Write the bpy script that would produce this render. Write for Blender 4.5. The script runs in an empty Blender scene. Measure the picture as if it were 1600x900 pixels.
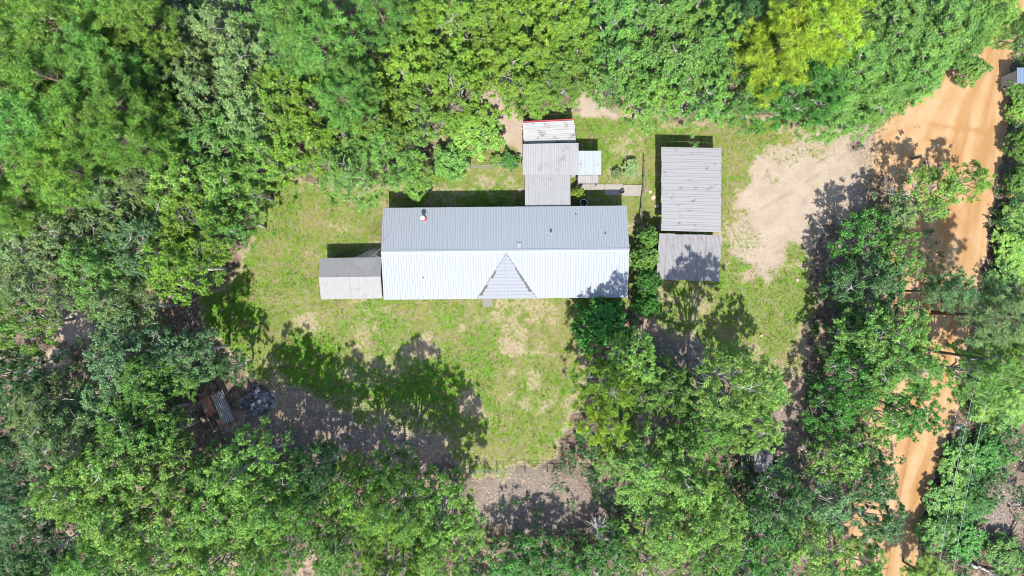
import bpy, math, random
import numpy as np
from mathutils import Vector, Matrix

S = bpy.context.scene
COL = S.collection
R = math.radians

# ------------------------------------------------------------------ camera, sky, sun, exposure
CAM_H = 64.0                       # drone height above the ground (m)
MPP = 0.06                         # ground metres per photo pixel
cam_d = bpy.data.cameras.new("camera")
cam_d.lens = 24.0; cam_d.sensor_width = 36.0
cam_d.clip_start = 0.5; cam_d.clip_end = 3000
cam = bpy.data.objects.new("camera", cam_d); COL.objects.link(cam)
cam.location = (0, 0, CAM_H)
S.camera = cam

SUN_EL = 57.0
W = bpy.data.worlds.new("World"); S.world = W; W.use_nodes = True
nt = W.node_tree; nt.nodes.clear()
wo = nt.nodes.new("ShaderNodeOutputWorld"); bg = nt.nodes.new("ShaderNodeBackground")
sk = nt.nodes.new("ShaderNodeTexSky"); sk.sky_type = 'NISHITA'; sk.sun_disc = False
sk.sun_elevation = R(SUN_EL); sk.sun_rotation = R(180)
bg.inputs[1].default_value = 0.15
nt.links.new(sk.outputs[0], bg.inputs[0]); nt.links.new(bg.outputs[0], wo.inputs[0])
sd = bpy.data.lights.new("sun", 'SUN'); sd.energy = 4.1; sd.angle = R(0.5); sd.color = (1.0, 0.955, 0.89)
sun = bpy.data.objects.new("sun", sd); COL.objects.link(sun)
sun.rotation_euler = (R(90 - SUN_EL), 0, 0); sun.location = (0, -30, 60)
S.view_settings.view_transform = 'Standard'; S.view_settings.look = 'None'
S.view_settings.gamma = 1.0; S.view_settings.exposure = 1.64
S.cycles.filter_width = 1.0
S.cycles.max_bounces = 6; S.cycles.transparent_max_bounces = 4
S.cycles.diffuse_bounces = 4; S.cycles.transmission_bounces = 4; S.cycles.glossy_bounces = 2

# ------------------------------------------------------------------ helpers
def P(px, py, z=0.0):
    k = MPP * (CAM_H - z) / CAM_H
    return ((px - 800) * k, (450 - py) * k)

def tag(o, label=None, cat=None, group=None, kind=None):
    if label: o["label"] = label
    if cat: o["category"] = cat
    if group: o["group"] = group
    if kind: o["kind"] = kind
    return o

def empty(name, loc, rz=0.0):
    o = bpy.data.objects.new(name, None); COL.objects.link(o)
    o.location = loc; o.rotation_euler = (0, 0, rz); o.empty_display_size = 0.3
    return o

def inst(name, mesh, parent=None, color=None):
    o = bpy.data.objects.new(name, mesh); COL.objects.link(o)
    o.parent = parent
    if color: o.color = (*color, 1)
    return o

def np_mesh(name, verts, faces, mat, smooth=False, attrs=None):
    """verts (n,3); faces (m,k) all the same k"""
    verts = np.asarray(verts, np.float32); faces = np.asarray(faces, np.int32)
    me = bpy.data.meshes.new(name)
    n, (m, k) = len(verts), faces.shape
    me.vertices.add(n); me.vertices.foreach_set("co", verts.ravel())
    me.loops.add(m * k); me.loops.foreach_set("vertex_index", faces.ravel())
    me.polygons.add(m); me.polygons.foreach_set("loop_start", np.arange(0, m * k, k, dtype=np.int32))
    me.update(calc_edges=True)
    me.polygons.foreach_set("use_smooth", np.full(m, smooth, dtype=bool))
    for an, (typ, data) in (attrs or {}).items():
        a = me.attributes.new(an, typ, 'POINT')
        a.data.foreach_set("color" if typ == 'FLOAT_COLOR' else "value", np.asarray(data, np.float32).ravel())
    if mat: me.materials.append(mat)
    me.validate()
    return me

class MB:
    def __init__(s): s.v = []; s.f = []
    def add(s, vs, fs):
        b = len(s.v); s.v += [tuple(p) for p in vs]; s.f += [[i + b for i in f] for f in fs]
    def box(s, c, d, rz=0.0, tilt=None):
        M = Matrix.Translation(c) @ Matrix.Rotation(rz, 4, 'Z')
        if tilt: M = M @ Matrix.Rotation(tilt[0], 4, tilt[1])
        vs = [M @ Vector((x * d[0] / 2, y * d[1] / 2, z * d[2] / 2)) for x in (-1, 1) for y in (-1, 1) for z in (-1, 1)]
        s.add(vs, [(0, 1, 3, 2), (4, 6, 7, 5), (0, 4, 5, 1), (2, 3, 7, 6), (0, 2, 6, 4), (1, 5, 7, 3)])
    def tube(s, pts, rad, n=6, cap=True):
        pts = [Vector(p) for p in pts]
        if not hasattr(rad, '__len__'): rad = [rad] * len(pts)
        rings = []
        for i, p in enumerate(pts):
            d = (pts[min(i + 1, len(pts) - 1)] - pts[max(i - 1, 0)]).normalized()
            a = Vector((0, 0, 1)) if abs(d.z) < .9 else Vector((1, 0, 0))
            x = d.cross(a).normalized(); y = d.cross(x)
            rings.append([p + (x * math.cos(2 * math.pi * k / n) + y * math.sin(2 * math.pi * k / n)) * rad[i] for k in range(n)])
        vs = [p for r_ in rings for p in r_]; fs = []
        for i in range(len(rings) - 1):
            for k in range(n):
                fs.append((i * n + k, i * n + (k + 1) % n, (i + 1) * n + (k + 1) % n, (i + 1) * n + k))
        if cap: fs.append(tuple(range(n))[::-1]); fs.append(tuple(range((len(rings) - 1) * n, len(rings) * n)))
        s.add(vs, fs)
    def lathe(s, prof, c=(0, 0, 0), n=16):
        vs = [(c[0] + r * math.cos(2 * math.pi * k / n), c[1] + r * math.sin(2 * math.pi * k / n), c[2] + z) for r, z in prof for k in range(n)]
        fs = [(i * n + k, i * n + (k + 1) % n, (i + 1) * n + (k + 1) % n, (i + 1) * n + k) for i in range(len(prof) - 1) for k in range(n)]
        s.add(vs, fs)
    def prism(s, top, thick):
        """a plate: top polygon (list of 3-D points), pushed straight down by thick"""
        n = len(top); bot = [(p[0], p[1], p[2] - thick) for p in top]
        s.add(list(top) + bot, [tuple(range(n)), tuple(range(2 * n - 1, n - 1, -1))] + [(i, n + i, n + (i + 1) % n, (i + 1) % n) for i in range(n)])
    def ribbed(s, o, u, v, n, wid, length, pitch, h, rw, slump=0.0, phase=0.5):
        """a ribbed metal sheet: ribs run along v, profile across u"""
        o, u, v, n = Vector(o), Vector(u), Vector(v), Vector(n)
        prof = [(0, 0)]; k = max(1, round(wid / pitch)); pt = wid / k
        for i in range(k):
            c = (i + phase) * pt
            prof += [(c - rw, 0), (c - rw * .5, h), (c + rw * .5, h), (c + rw, 0)]
        prof.append((wid, 0))
        vs = []
        for t, dz in ((0, 0), (.5, -slump), (1, 0)):
            vs += [o + u * a + v * (t * length) + n * (z + dz) for a, z in prof]
        m = len(prof)
        fs = [(r_ * m + i, r_ * m + i + 1, (r_ + 1) * m + i + 1, (r_ + 1) * m + i) for r_ in range(2) for i in range(m - 1)]
        s.add(vs, fs)
    def mesh(s, name, mat, smooth=False):
        me = bpy.data.meshes.new(name); me.from_pydata(s.v, [], s.f); me.update()
        if mat: me.materials.append(mat)
        if smooth: me.polygons.foreach_set("use_smooth", [True] * len(me.polygons))
        return me
    def build(s, name, mat, parent=None, smooth=False):
        return inst(name, s.mesh(name, mat, smooth), parent)

# ------------------------------------------------------------------ materials
def new_mat(name):
    m = bpy.data.materials.new(name); m.use_nodes = True
    t = m.node_tree; b = t.nodes["Principled BSDF"]
    return m, t, b
def N(t, typ, **kw):
    n = t.nodes.new(typ)
    for k, v in kw.items(): setattr(n, k, v)
    return n
def L(t, a, b): t.links.new(a, b)
def noise(t, vec, scale, detail=4, rough=.55, lac=2.0):
    n = N(t, "ShaderNodeTexNoise"); n.inputs["Scale"].default_value = scale
    n.inputs["Detail"].default_value = detail; n.inputs["Roughness"].default_value = rough
    if vec is not None: L(t, vec, n.inputs["Vector"])
    return n.outputs[0]
def ramp(t, fac, stops, interp='LINEAR'):
    r_ = N(t, "ShaderNodeValToRGB"); r_.color_ramp.interpolation = interp
    e = r_.color_ramp.elements
    while len(e) < len(stops): e.new(0.5)
    for el, (p, c) in zip(e, stops):
        el.position = p; el.color = (*c, 1) if len(c) == 3 else c
    L(t, fac, r_.inputs[0]); return r_.outputs[0]
def mix(t, fac, a, b, mode='MIX'):
    m = N(t, "ShaderNodeMix", data_type='RGBA', blend_type=mode)
    if isinstance(fac, (int, float)): m.inputs[0].default_value = fac
    else: L(t, fac, m.inputs[0])
    for i, x in ((6, a), (7, b)):
        if isinstance(x, tuple): m.inputs[i].default_value = (*x, 1)
        else: L(t, x, m.inputs[i])
    return m.outputs[2]
def mth(t, op, a, b=0.0, clamp=False):
    m = N(t, "ShaderNodeMath", operation=op); m.use_clamp = clamp
    for i, x in ((0, a), (1, b)):
        if isinstance(x, (int, float)): m.inputs[i].default_value = x
        else: L(t, x, m.inputs[i])
    return m.outputs[0]
def sstep(t, x, a, b):
    m = N(t, "ShaderNodeMapRange", interpolation_type='SMOOTHSTEP')
    L(t, x, m.inputs[0]); m.inputs[1].default_value = a; m.inputs[2].default_value = b
    return m.outputs[0]
def bump(t, b, h, strength, dist):
    n = N(t, "ShaderNodeBump"); n.inputs["Strength"].default_value = strength; n.inputs["Distance"].default_value = dist
    L(t, h, n.inputs["Height"]); L(t, n.outputs[0], b.inputs["Normal"])
def gpos(t): return N(t, "ShaderNodeNewGeometry").outputs["Position"]
def opos(t): return N(t, "ShaderNodeTexCoord").outputs["Object"]
def scaled(t, vec, s):
    m = N(t, "ShaderNodeMapping"); L(t, vec, m.inputs[0]); m.inputs["Scale"].default_value = s; return m.outputs[0]

def metal(name, base, dirt, metallic, rough, streak=(6, .5, 1), dirt_lo=.55, dirt_hi=.75, vary=.15):
    """weathered sheet metal: streaks along the sheet, dirt blotches, uneven gloss"""
    m, t, b = new_mat(name); p = gpos(t)
    n1 = noise(t, scaled(t, p, streak), 1.0, 5, .6)
    n2 = noise(t, p, 1.5, 5, .6)
    n3 = noise(t, p, 7.0, 3, .5)
    c = mix(t, mth(t, 'MULTIPLY', n1, vary * 4, True), base, tuple(x * (1 - vary * 1.6) for x in base))
    d = mth(t, 'MULTIPLY', sstep(t, n2, dirt_lo, dirt_hi), sstep(t, n1, .35, .62))
    c = mix(t, d, c, dirt)
    L(t, c, b.inputs["Base Color"])
    b.inputs["Metallic"].default_value = metallic
    L(t, mth(t, 'ADD', mth(t, 'MULTIPLY', n3, .16), rough - .08), b.inputs["Roughness"])
    bump(t, b, n2, .15, .03)
    return m
M = {}
M['roof'] = metal("galvanised roof metal", (.172, .190, .210), (.135, .143, .15), .16, .68, (1.2, .6, 1), .6, .85, .05)
M['gable'] = metal("porch gable metal", (.205, .213, .225), (.165, .17, .175), .22, .64, (.6, 1.2, 1), .6, .8, .06)
M['shed'] = metal("aged tin", (.15, .15, .15), (.085, .08, .076), .12, .65, (5, .5, 1), .5, .8, .1)
M['white_tin'] = metal("chalky white tin", (.185, .186, .188), (.085, .06, .058), .12, .62, (.6, 5, 1), .54, .64, .08)
M['grey_tin'] = metal("weathered grey tin", (.172, .173, .174), (.10, .096, .094), .12, .64, (5, .4, 1), .5, .75, .12)
M['pale_tin'] = metal("pale blue white tin", (.205, .225, .238), (.10, .095, .09), .15, .6, (5, .5, 1), .6, .75, .06)
M['carport'] = metal("carport tin", (.158, .157, .159), (.06, .056, .054), .1, .68, (.7, 6, 1), .58, .70, .1)
M['shade_tin'] = metal("tin with painted shade", (.05, .052, .06), (.03, .03, .03), .1, .7)  # tree shade on the low shed roof, put into its base colour
M['leanto'] = metal("old grey tin", (.150, .143, .146), (.08, .076, .078), .15, .68, (8, .35, 1), .45, .75, .16)
def plain(name, c, rough=.7, metallic=0, nscale=8, var=.25, bs=.2):
    m, t, b = new_mat(name); p = opos(t)
    n = noise(t, p, nscale, 5, .6)
    L(t, mix(t, n, tuple(x * (1 - var) for x in c), tuple(min(1, x * (1 + var)) for x in c)), b.inputs["Base Color"])
    b.inputs["Roughness"].default_value = rough; b.inputs["Metallic"].default_value = metallic
    if bs: bump(t, b, n, bs, .02)
    return m
M['flashing'] = plain("dark flashing", (.07, .065, .06), .8)
M['siding'] = plain("pale siding", (.3, .29, .27), .6, 0, 3, .08)
M['skirt'] = plain("grey skirting", (.3, .3, .3), .7)
M['glass'] = plain("window glass", (.05, .06, .07), .08, 0, 2, .1, 0)
M['white'] = plain("white paint", (.42, .42, .41), .45, 0, 3, .06, 0)
M['red'] = plain("red trim", (.25, .025, .035), .5, 0, 6, .2)
M['wood'] = plain("grey timber", (.12, .11, .098), .85, 0, 14, .35, .4)
M['slat'] = plain("bleached slats", (.27, .25, .23), .85, 0, 10, .35, .4)
M['post'] = plain("dark timber post", (.12, .095, .075), .9, 0, 10, .3, .4)
M['rust'] = plain("rusty steel", (.25, .11, .065), .8, .2, 9, .5, .4)
M['steel'] = plain("dull steel", (.42, .42, .42), .5, .7, 9, .2, .1)
M['wire'] = plain("fence wire", (.20, .19, .18), .6, .5, 9, .2, 0)
M['cable'] = plain("power cable", (.3, .3, .3), .4, .6, 2, .1, 0)
M['rubber'] = plain("black rubber", (.03, .03, .03), .8, 0, 9, .2, .1)
M['black'] = plain("black plastic", (.035, .035, .037), .5, 0, 5, .2, 0)
M['concrete'] = plain("old concrete", (.17, .155, .135), .9, 0, 3, .25, .3)
M['paver'] = plain("pale paver", (.27, .22, .18), .9, 0, 4, .2, .3)
M['ash'] = plain("wood ash", (.15, .155, .17), .95, 0, 5, .6, .6)
M['char'] = plain("charred wood", (.03, .028, .027), .9, 0, 9, .4, .4)
M['blue'] = plain("blue grey tin", (.10, .14, .19), .5, .3, 3, .12, .1)
M['box'] = plain("pale blue box", (.25, .33, .40), .4, 0, 3, .06, 0)
M['orange'] = plain("orange plastic", (.8, .16, .03), .5, 0, 3, .08, 0)
M['bark_pine'] = plain("pine bark", (.13, .095, .07), .95, 0, 12, .4, .6)
M['bark'] = plain("pale oak bark", (.27, .25, .23), .9, 0, 12, .3, .5)
M['dead'] = plain("bleached dead wood", (.27, .255, .24), .9, 0, 12, .2, .4)

def leaf_mat(name, trans=.3, rough=.5, warm=.5, spec=.35):
    m, t, b = new_mat(name)
    oc = N(t, "ShaderNodeObjectInfo").outputs["Color"]
    tone = N(t, "ShaderNodeAttribute", attribute_name="tone").outputs["Fac"]
    v = mth(t, 'ADD', mth(t, 'MULTIPLY', tone, 1.25), .40)
    vc = N(t, "ShaderNodeCombineColor"); [L(t, v, vc.inputs[i]) for i in range(3)]
    c = mix(t, 1.0, oc, vc.outputs[0], 'MULTIPLY')
    c2 = mix(t, 1.0, c, (1.14, 1.05, .75), 'MULTIPLY')
    c = mix(t, mth(t, 'MULTIPLY', sstep(t, tone, .45, 1.0), warm), c, c2)
    nh = noise(t, gpos(t), .55, 3, .6)
    c = mix(t, sstep(t, nh, .35, .65), mix(t, 1.0, c, (.90, .97, 1.02), 'MULTIPLY'), mix(t, 1.0, c, (1.10, 1.03, .95), 'MULTIPLY'))
    L(t, c, b.inputs["Base Color"]); b.inputs["Roughness"].default_value = rough
    b.inputs["Specular IOR Level"].default_value = spec
    tr = N(t, "ShaderNodeBsdfTranslucent"); L(t, mix(t, 1.0, c, (1.1, 1.25, .45), 'MULTIPLY'), tr.inputs[0])
    ms = N(t, "ShaderNodeMixShader"); ms.inputs[0].default_value = trans
    L(t, b.outputs[0], ms.inputs[1]); L(t, tr.outputs[0], ms.inputs[2])
    L(t, ms.outputs[0], t.nodes["Material Output"].inputs[0])
    return m
M['leaf'] = leaf_mat("broad leaves", .32, .46, .5, .45)
M['needle'] = leaf_mat("pine needles", .3, .6, .5, .3)

# ------------------------------------------------------------------ ground cover maps (photo pixels -> ground)
_rs = np.random.RandomState(7)
_lat = _rs.rand(256, 256)
def vnoise(x, y):
    xi = np.floor(x).astype(int); yi = np.floor(y).astype(int); fx = x - xi; fy = y - yi
    fx = fx * fx * (3 - 2 * fx); fy = fy * fy * (3 - 2 * fy)
    g = lambda a, b: _lat[a & 255, b & 255]
    return (g(xi, yi) * (1 - fx) + g(xi + 1, yi) * fx) * (1 - fy) + (g(xi, yi + 1) * (1 - fx) + g(xi + 1, yi + 1) * fx) * fy
def fbm(x, y, s, o=4):
    v = 0; a = .5; tot = 0
    for i in range(o):
        v = v + a * vnoise(x * s + 17.3 * i, y * s + 9.1 * i); tot += a; a *= .5; s *= 2.03
    return v / tot
def ss(x, a, b):
    t = np.clip((x - a) / (b - a), 0, 1); return t * t * (3 - 2 * t)
def poly_d(px, py, pts):
    """signed distance (positive inside) to a polygon, in pixels"""
    pts = np.array(pts, float); d = np.full(px.shape, 1e9); ins = np.zeros(px.shape, bool)
    for (x0, y0), (x1, y1) in zip(pts, np.roll(pts, -1, 0)):
        ex, ey = x1 - x0, y1 - y0
        t = np.clip(((px - x0) * ex + (py - y0) * ey) / (ex * ex + ey * ey), 0, 1)
        d = np.minimum(d, np.hypot(px - x0 - t * ex, py - y0 - t * ey))
        c = ((y0 > py) != (y1 > py)) & (px < (x1 - x0) * (py - y0) / (y1 - y0 + 1e-9) + x0)
        ins ^= c
    return np.where(ins, d, -d)
def ell(px, py, x, y, a, b): return (1 - np.hypot((px - x) / a, (py - y) / b)) * min(a, b)
ROAD = [(1590, -60, 26), (1583, 20, 24), (1556, 95, 24), (1528, 170, 50), (1510, 250, 56), (1506, 310, 46), (1497, 380, 45), (1478, 450, 50),
        (1466, 540, 48), (1456, 600, 46), (1440, 680, 42), (1420, 760, 34), (1408, 830, 28), (1402, 900, 28), (1396, 980, 28)]
def road_d(px, py):
    best = np.full(px.shape, 1e9); sgn = np.zeros(px.shape); al = np.zeros(px.shape)
    for i, ((x0, y0, w0), (x1, y1, w1)) in enumerate(zip(ROAD, ROAD[1:])):
        ex, ey = x1 - x0, y1 - y0; l2 = ex * ex + ey * ey
        t = np.clip(((px - x0) * ex + (py - y0) * ey) / l2, 0, 1)
        dx, dy = px - x0 - t * ex, py - y0 - t * ey
        q = np.hypot(dx, dy) / (w0 + (w1 - w0) * t)
        m = q < best; best = np.where(m, q, best)
        sgn = np.where(m, np.sign(dx) * q, sgn); al = np.where(m, i + t, al)
    return best, sgn, al
LAWN = [(415, 285), (470, 290), (560, 300), (640, 285), (680, 255), (690, 200), (740, 205), (812, 205), (880, 180), (960, 185), (1130, 185), (1250, 175), (1340, 190),
        (1290, 330), (1272, 430), (1255, 560), (1205, 625), (1120, 560), (1060, 510), (985, 480), (905, 560), (905, 640), (850, 715), (750, 735), (690, 690),
        (600, 650), (530, 640), (440, 585), (425, 600), (380, 560), (325, 500), (335, 440), (390, 390)]
SAND = [(1143, 395), (1150, 330), (1195, 255), (1235, 225), (1300, 205), (1400, 175), (1480, 110), (1520, 90), (1540, 200), (1470, 260), (1440, 300), (1340, 330), (1285, 380), (1262, 412), (1225, 400), (1200, 415)]
SAND2 = [[(735, 190), (765, 130), (800, 165), (822, 190), (815, 240), (790, 225), (775, 195)], [(880, 165), (905, 130), (935, 130), (950, 165), (985, 180), (960, 192), (915, 180)]]
def cover(px, py):
    n1 = fbm(px, py, .021, 5) - .5; n2 = fbm(px + 900, py, .06, 4) - .5; n3 = fbm(px, py + 700, .012, 4) - .5
    lawn = poly_d(px, py, LAWN) + n1 * 60 + n2 * 18
    grass = ss(lawn, -14, 14)
    # worn, thin spots in the lawn
    worn = np.zeros(px.shape)
    for x, y, a, b, w in ((806, 543, 34, 22, 1.2), (655, 547, 36, 32, 1.2), (478, 503, 34, 26, 1.1), (738, 640, 28, 36, 1.2), (545, 585, 26, 22, 1), (478, 395, 34, 12, 1.0),
                          (545, 355, 40, 16, .9), (585, 320, 40, 14, .9), (1095, 480, 30, 30, .9), (740, 265, 70, 10, .9), (980, 270, 40, 22, .9), (1085, 605, 26, 60, 1.1),
                          (1160, 500, 14, 26, .9), (905, 500, 20, 60, .8), (1165, 332, 26, 6, 1), (1220, 400, 26, 20, 1), (1238, 580, 16, 80, .9), (800, 300, 40, 20, .8),
                          (700, 240, 16, 40, 1), (660, 270, 30, 20, .7), (1250, 200, 60, 16, .7), (430, 600, 20, 60, 1), (770, 720, 40, 14, .8), (650, 500, 50, 10, .6), (560, 505, 40, 20, .6), (1003, 300, 16, 40, .6)):
        worn = np.maximum(worn, w * .8 * ss(ell(px, py, x, y, a, b) + n2 * 42 + n1 * 20, -8, 22))
    worn = np.maximum(worn, ss(n3 + n2 * .8, .05, .30) * .7)
    grass = grass * (1 - np.clip(worn, 0, 1) * .8)
    sand = ss(poly_d(px, py, SAND) + n1 * 80 + n2 * 90, -38, 34)
    for q in SAND2: sand = np.maximum(sand, ss(poly_d(px, py, q) + n2 * 22, -5, 8))
    for x, y, a, b in ((115, 515, 45, 30), (85, 560, 40, 20), (455, 150, 10, 10), (920, 145, 18, 26)):
        sand = np.maximum(sand, .8 * ss(ell(px, py, x, y, a, b) + n2 * 26, -6, 12))
    q, sg, al = road_d(px, py)
    clay = ss(1.0 - q + n2 * .35 + n1 * .2, -.06, .1)
    # clay spills out beyond the road on its west side under the trees
    for x, y, a, b in ((1400, 640, 60, 60), (1430, 400, 40, 60), (1430, 480, 60, 30), (1390, 720, 45, 50), (1370, 820, 46, 50), (1330, 880, 26, 36), (1420, 600, 60, 30)):
        clay = np.maximum(clay, ss(ell(px, py, x, y, a, b) + n2 * 40, -8, 12) * .9)
    clay = np.where((px > 1180) & (py < 900), clay, clay * ss(px, 1150, 1250))
    soft = ss(px + (py - 200) * .1, 1270, 1480)        # the pale yard sand passes into orange clay
    sand_c = sand * (1 - soft); clay = np.maximum(clay, sand * soft)
    grass = grass * (1 - np.clip(sand * 1.1, 0, 1)) * (1 - clay)
    for x, y, a, b, w in ((1165, 372, 26, 30, .35), (1250, 235, 60, 24, .3)):
        grass = np.maximum(grass, w * ss(ell(px, py, x, y, a, b) + n2 * 30, -6, 8))
    lush_lift = ss(fbm(px, py, .02, 4), .42, .68) * .55
    for x, y, a, b, w in ((590, 600, 170, 40, 1), (480, 560, 60, 60, 1), (640, 580, 60, 60, .8), (850, 640, 70, 70, .35), (365, 490, 60, 90, .9), (760, 310, 150, 20, .9), (555, 395, 50, 14, 1), (1200, 480, 60, 80, .35), (1050, 470, 30, 40, .8), (960, 480, 60, 20, .9), (700, 640, 70, 40, .8)):  # vivid green laid over shadowed lawn, lifting the shade in colour
        lush_lift = np.maximum(lush_lift, w * ss(ell(px, py, x, y, a, b) + n1 * 40, -10, 24))
    dirt = ss(np.clip(worn, 0, 1), .2, .7)
    litter = np.zeros(px.shape)
    for x, y, a, b in ((850, 785, 120, 55), (1235, 660, 30, 110), (480, 660, 130, 60), (640, 680, 100, 50), (1065, 540, 60, 50), (1575, 800, 40, 70)):
        litter = np.maximum(litter, ss(ell(px, py, x, y, a, b) + n1 * 50, -10, 22))
    forest = (1 - ss(lawn, -40, 0)) * (1 - sand) * (1 - clay)
    return dict(grass=grass, sand=sand_c, clay=clay, lush_lift=lush_lift, dirt=dirt, litter=litter, forest=forest, road=(q, sg), lawn=lawn)

TRACKS = [[(1530, 215), (1440, 205), (1350, 235), (1260, 300), (1180, 345)], [(1530, 240), (1450, 250), (1370, 290), (1290, 360), (1200, 385)]]
def track_d(px, py):
    best = np.full(px.shape, 1e9)
    for tr in TRACKS:
        for (x0, y0), (x1, y1) in zip(tr, tr[1:]):
            ex, ey = x1 - x0, y1 - y0; t = np.clip(((px - x0) * ex + (py - y0) * ey) / (ex * ex + ey * ey), 0, 1)
            d = np.hypot(px - x0 - t * ex, py - y0 - t * ey)
            best = np.minimum(best, np.abs(d - 12))
    return best
def build_ground():
    cx = np.arange(-52, 52.01, .22); cy = np.arange(-30, 30.01, .22)
    ex = np.array([55, 60, 70, 90, 130, 220, 500, 1200.]); ey = np.array([33, 38, 48, 70, 120, 220, 500, 1200.])
    gx = np.concatenate([-ex[::-1], cx, ex]); gy = np.concatenate([-ey[::-1], cy, ey])
    X, Y = np.meshgrid(gx, gy); px, py = X / MPP + 800, 450 - Y / MPP
    c = cover(px, py); q, sg = c['road']
    rut = np.exp(-((np.abs(sg) - .42) / .18) ** 2) * c['clay'] * (q < 1.2)
    trk = np.exp(-(track_d(px, py) / 3.5) ** 2) * np.maximum(c['sand'], c['clay']) * ss(fbm(px, py, .03, 3), .35, .6)
    berm = np.exp(-((np.abs(sg) - 1.02) / .1) ** 2) * c['clay'] * ss(py, 300, 380)
    Z = -.03 + .05 * (fbm(px, py, .04, 5) - .5) - .03 * rut - .03 * trk + .16 * berm * (.4 + fbm(px, py, .08, 3))
    Z = Z + c['forest'] * .05 * (fbm(px, py, .12, 3) - .5)
    Z = np.minimum(Z, .12)
    ny, nx = X.shape
    idx = np.arange(nx * ny).reshape(ny, nx)
    F = np.stack([idx[:-1, :-1], idx[:-1, 1:], idx[1:, 1:], idx[1:, :-1]], -1).reshape(-1, 4)
    A = np.stack([c['grass'], c['sand'], c['clay'], c['lush_lift']], -1)
    B = np.stack([c['litter'], np.clip(rut * .7 + trk * .9 + 2.6 * (fbm(sg * 5 + 40, road_d(px, py)[2] * 1.1 + 30, 1.0, 4) - .45) * c['clay'], 0, 1), c['dirt'], np.clip(berm, 0, 1)], -1)
    me = np_mesh("ground", np.stack([X, Y, Z], -1).reshape(-1, 3), F, ground_mat(), True,
                 {'cover': ('FLOAT_COLOR', A.reshape(-1, 4)), 'extra': ('FLOAT_COLOR', B.reshape(-1, 4))})
    tag(inst("ground", me), "sandy ground of thin lawn, pale yard sand, clay road and leaf litter", None, None, 'structure')

GRASS_DRY = (.155, .152, .048); GRASS_MID = (.092, .138, .018); GRASS_LUSH_LIFT = (.075, .180, .014)  # the last green also paints shaded grass brighter
def grass_colour(t, p, lush_lift):
    n = noise(t, p, .55, 5, .65); n2 = noise(t, p, 6.0, 3, .6); n3 = noise(t, p, 2.0, 4, .6)
    c = mix(t, sstep(t, n, .40, .62), GRASS_MID, GRASS_DRY)
    c = mix(t, mth(t, 'MULTIPLY', sstep(t, n3, .42, .66), .85), c, (.185, .145, .095))
    c = mix(t, mth(t, 'MULTIPLY', lush_lift, sstep(t, noise(t, p, 1.3, 4, .6), .36, .56)), c, GRASS_LUSH_LIFT)
    return mix(t, mth(t, 'MULTIPLY', n2, .55), c, (0.037, 0.056, 0.009))
def ground_mat():
    m, t, b = new_mat("ground"); p = gpos(t)
    A = N(t, "ShaderNodeAttribute", attribute_name="cover"); B = N(t, "ShaderNodeAttribute", attribute_name="extra")
    sa = N(t, "ShaderNodeSeparateColor"); L(t, A.outputs["Color"], sa.inputs[0])
    sb = N(t, "ShaderNodeSeparateColor"); L(t, B.outputs["Color"], sb.inputs[0])
    g, s, c = sa.outputs; lit, rut, dirt = sb.outputs; lush_lift = A.outputs["Alpha"]; berm = B.outputs["Alpha"]
    nf = noise(t, p, 3.2, 6, .7); nm = noise(t, p, .7, 5, .6); nx = noise(t, p, 11.0, 4, .7)
    soil = mix(t, sstep(t, nf, .35, .65), (.055, .040, .028), (.130, .098, .072))
    litc = mix(t, sstep(t, nx, .38, .62), (.098, .080, .066), (.170, .140, .116))
    litc = mix(t, sstep(t, nf, .5, .75), litc, (0.068, 0.056, 0.046))
    col = mix(t, mth(t, 'MULTIPLY', lit, .9), soil, litc)
    dcol = mix(t, sstep(t, nf, .35, .65), (.150, .104, .075), (.220, .165, .122))
    dn = mth(t, 'ADD', dirt, mth(t, 'MULTIPLY', mth(t, 'SUBTRACT', nf, .5), 1.6))
    col = mix(t, sstep(t, dn, .3, .95), col, dcol)
    thin = mth(t, 'ADD', g, mth(t, 'MULTIPLY', mth(t, 'SUBTRACT', nm, .5), .3))
    col = mix(t, sstep(t, thin, .05, .4), col, mix(t, nf, (0.223, 0.167, 0.118), (0.186, 0.161, 0.093)))
    scol = mix(t, sstep(t, nm, .35, .7), (.228, .186, .142), (.196, .155, .114))
    scol = mix(t, mth(t, 'MULTIPLY', sstep(t, nf, .52, .68), .5), scol, (.165, .125, .088))
    scol = mix(t, mth(t, 'MULTIPLY', sstep(t, nx, .5, .8), .35), scol, (.255, .220, .180))
    sn = mth(t, 'ADD', s, mth(t, 'MULTIPLY', mth(t, 'SUBTRACT', nf, .5), .9))
    scol = mix(t, mth(t, 'MULTIPLY', rut, .5), scol, (.135, .105, .08))
    col = mix(t, sstep(t, sn, .28, .85), col, scol)
    ccol = mix(t, sstep(t, nm, .3, .7), (.250, .152, .070), (.268, .182, .102))
    ccol = mix(t, mth(t, 'MULTIPLY', sstep(t, nx, .5, .75), .3), ccol, (.205, .118, .055))
    ccol = mix(t, mth(t, 'MULTIPLY', rut, .9), ccol, (.195, .105, .042))
    ccol = mix(t, mth(t, 'MULTIPLY', berm, .5), ccol, (.29, .215, .14))
    cn = mth(t, 'ADD', c, mth(t, 'MULTIPLY', mth(t, 'SUBTRACT', nf, .5), .8))
    col = mix(t, sstep(t, cn, .35, .6), col, ccol)
    gn = mth(t, 'ADD', g, mth(t, 'MULTIPLY', mth(t, 'SUBTRACT', nf, .5), 2.0))
    col = mix(t, sstep(t, gn, .20, .70), col, grass_colour(t, p, lush_lift))
    L(t, col, b.inputs["Base Color"]); b.inputs["Roughness"].default_value = .95
    b.inputs["Specular IOR Level"].default_value = .1
    bump(t, b, mth(t, 'ADD', nf, mth(t, 'MULTIPLY', nx, .4)), .7, .08)
    return m
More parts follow.
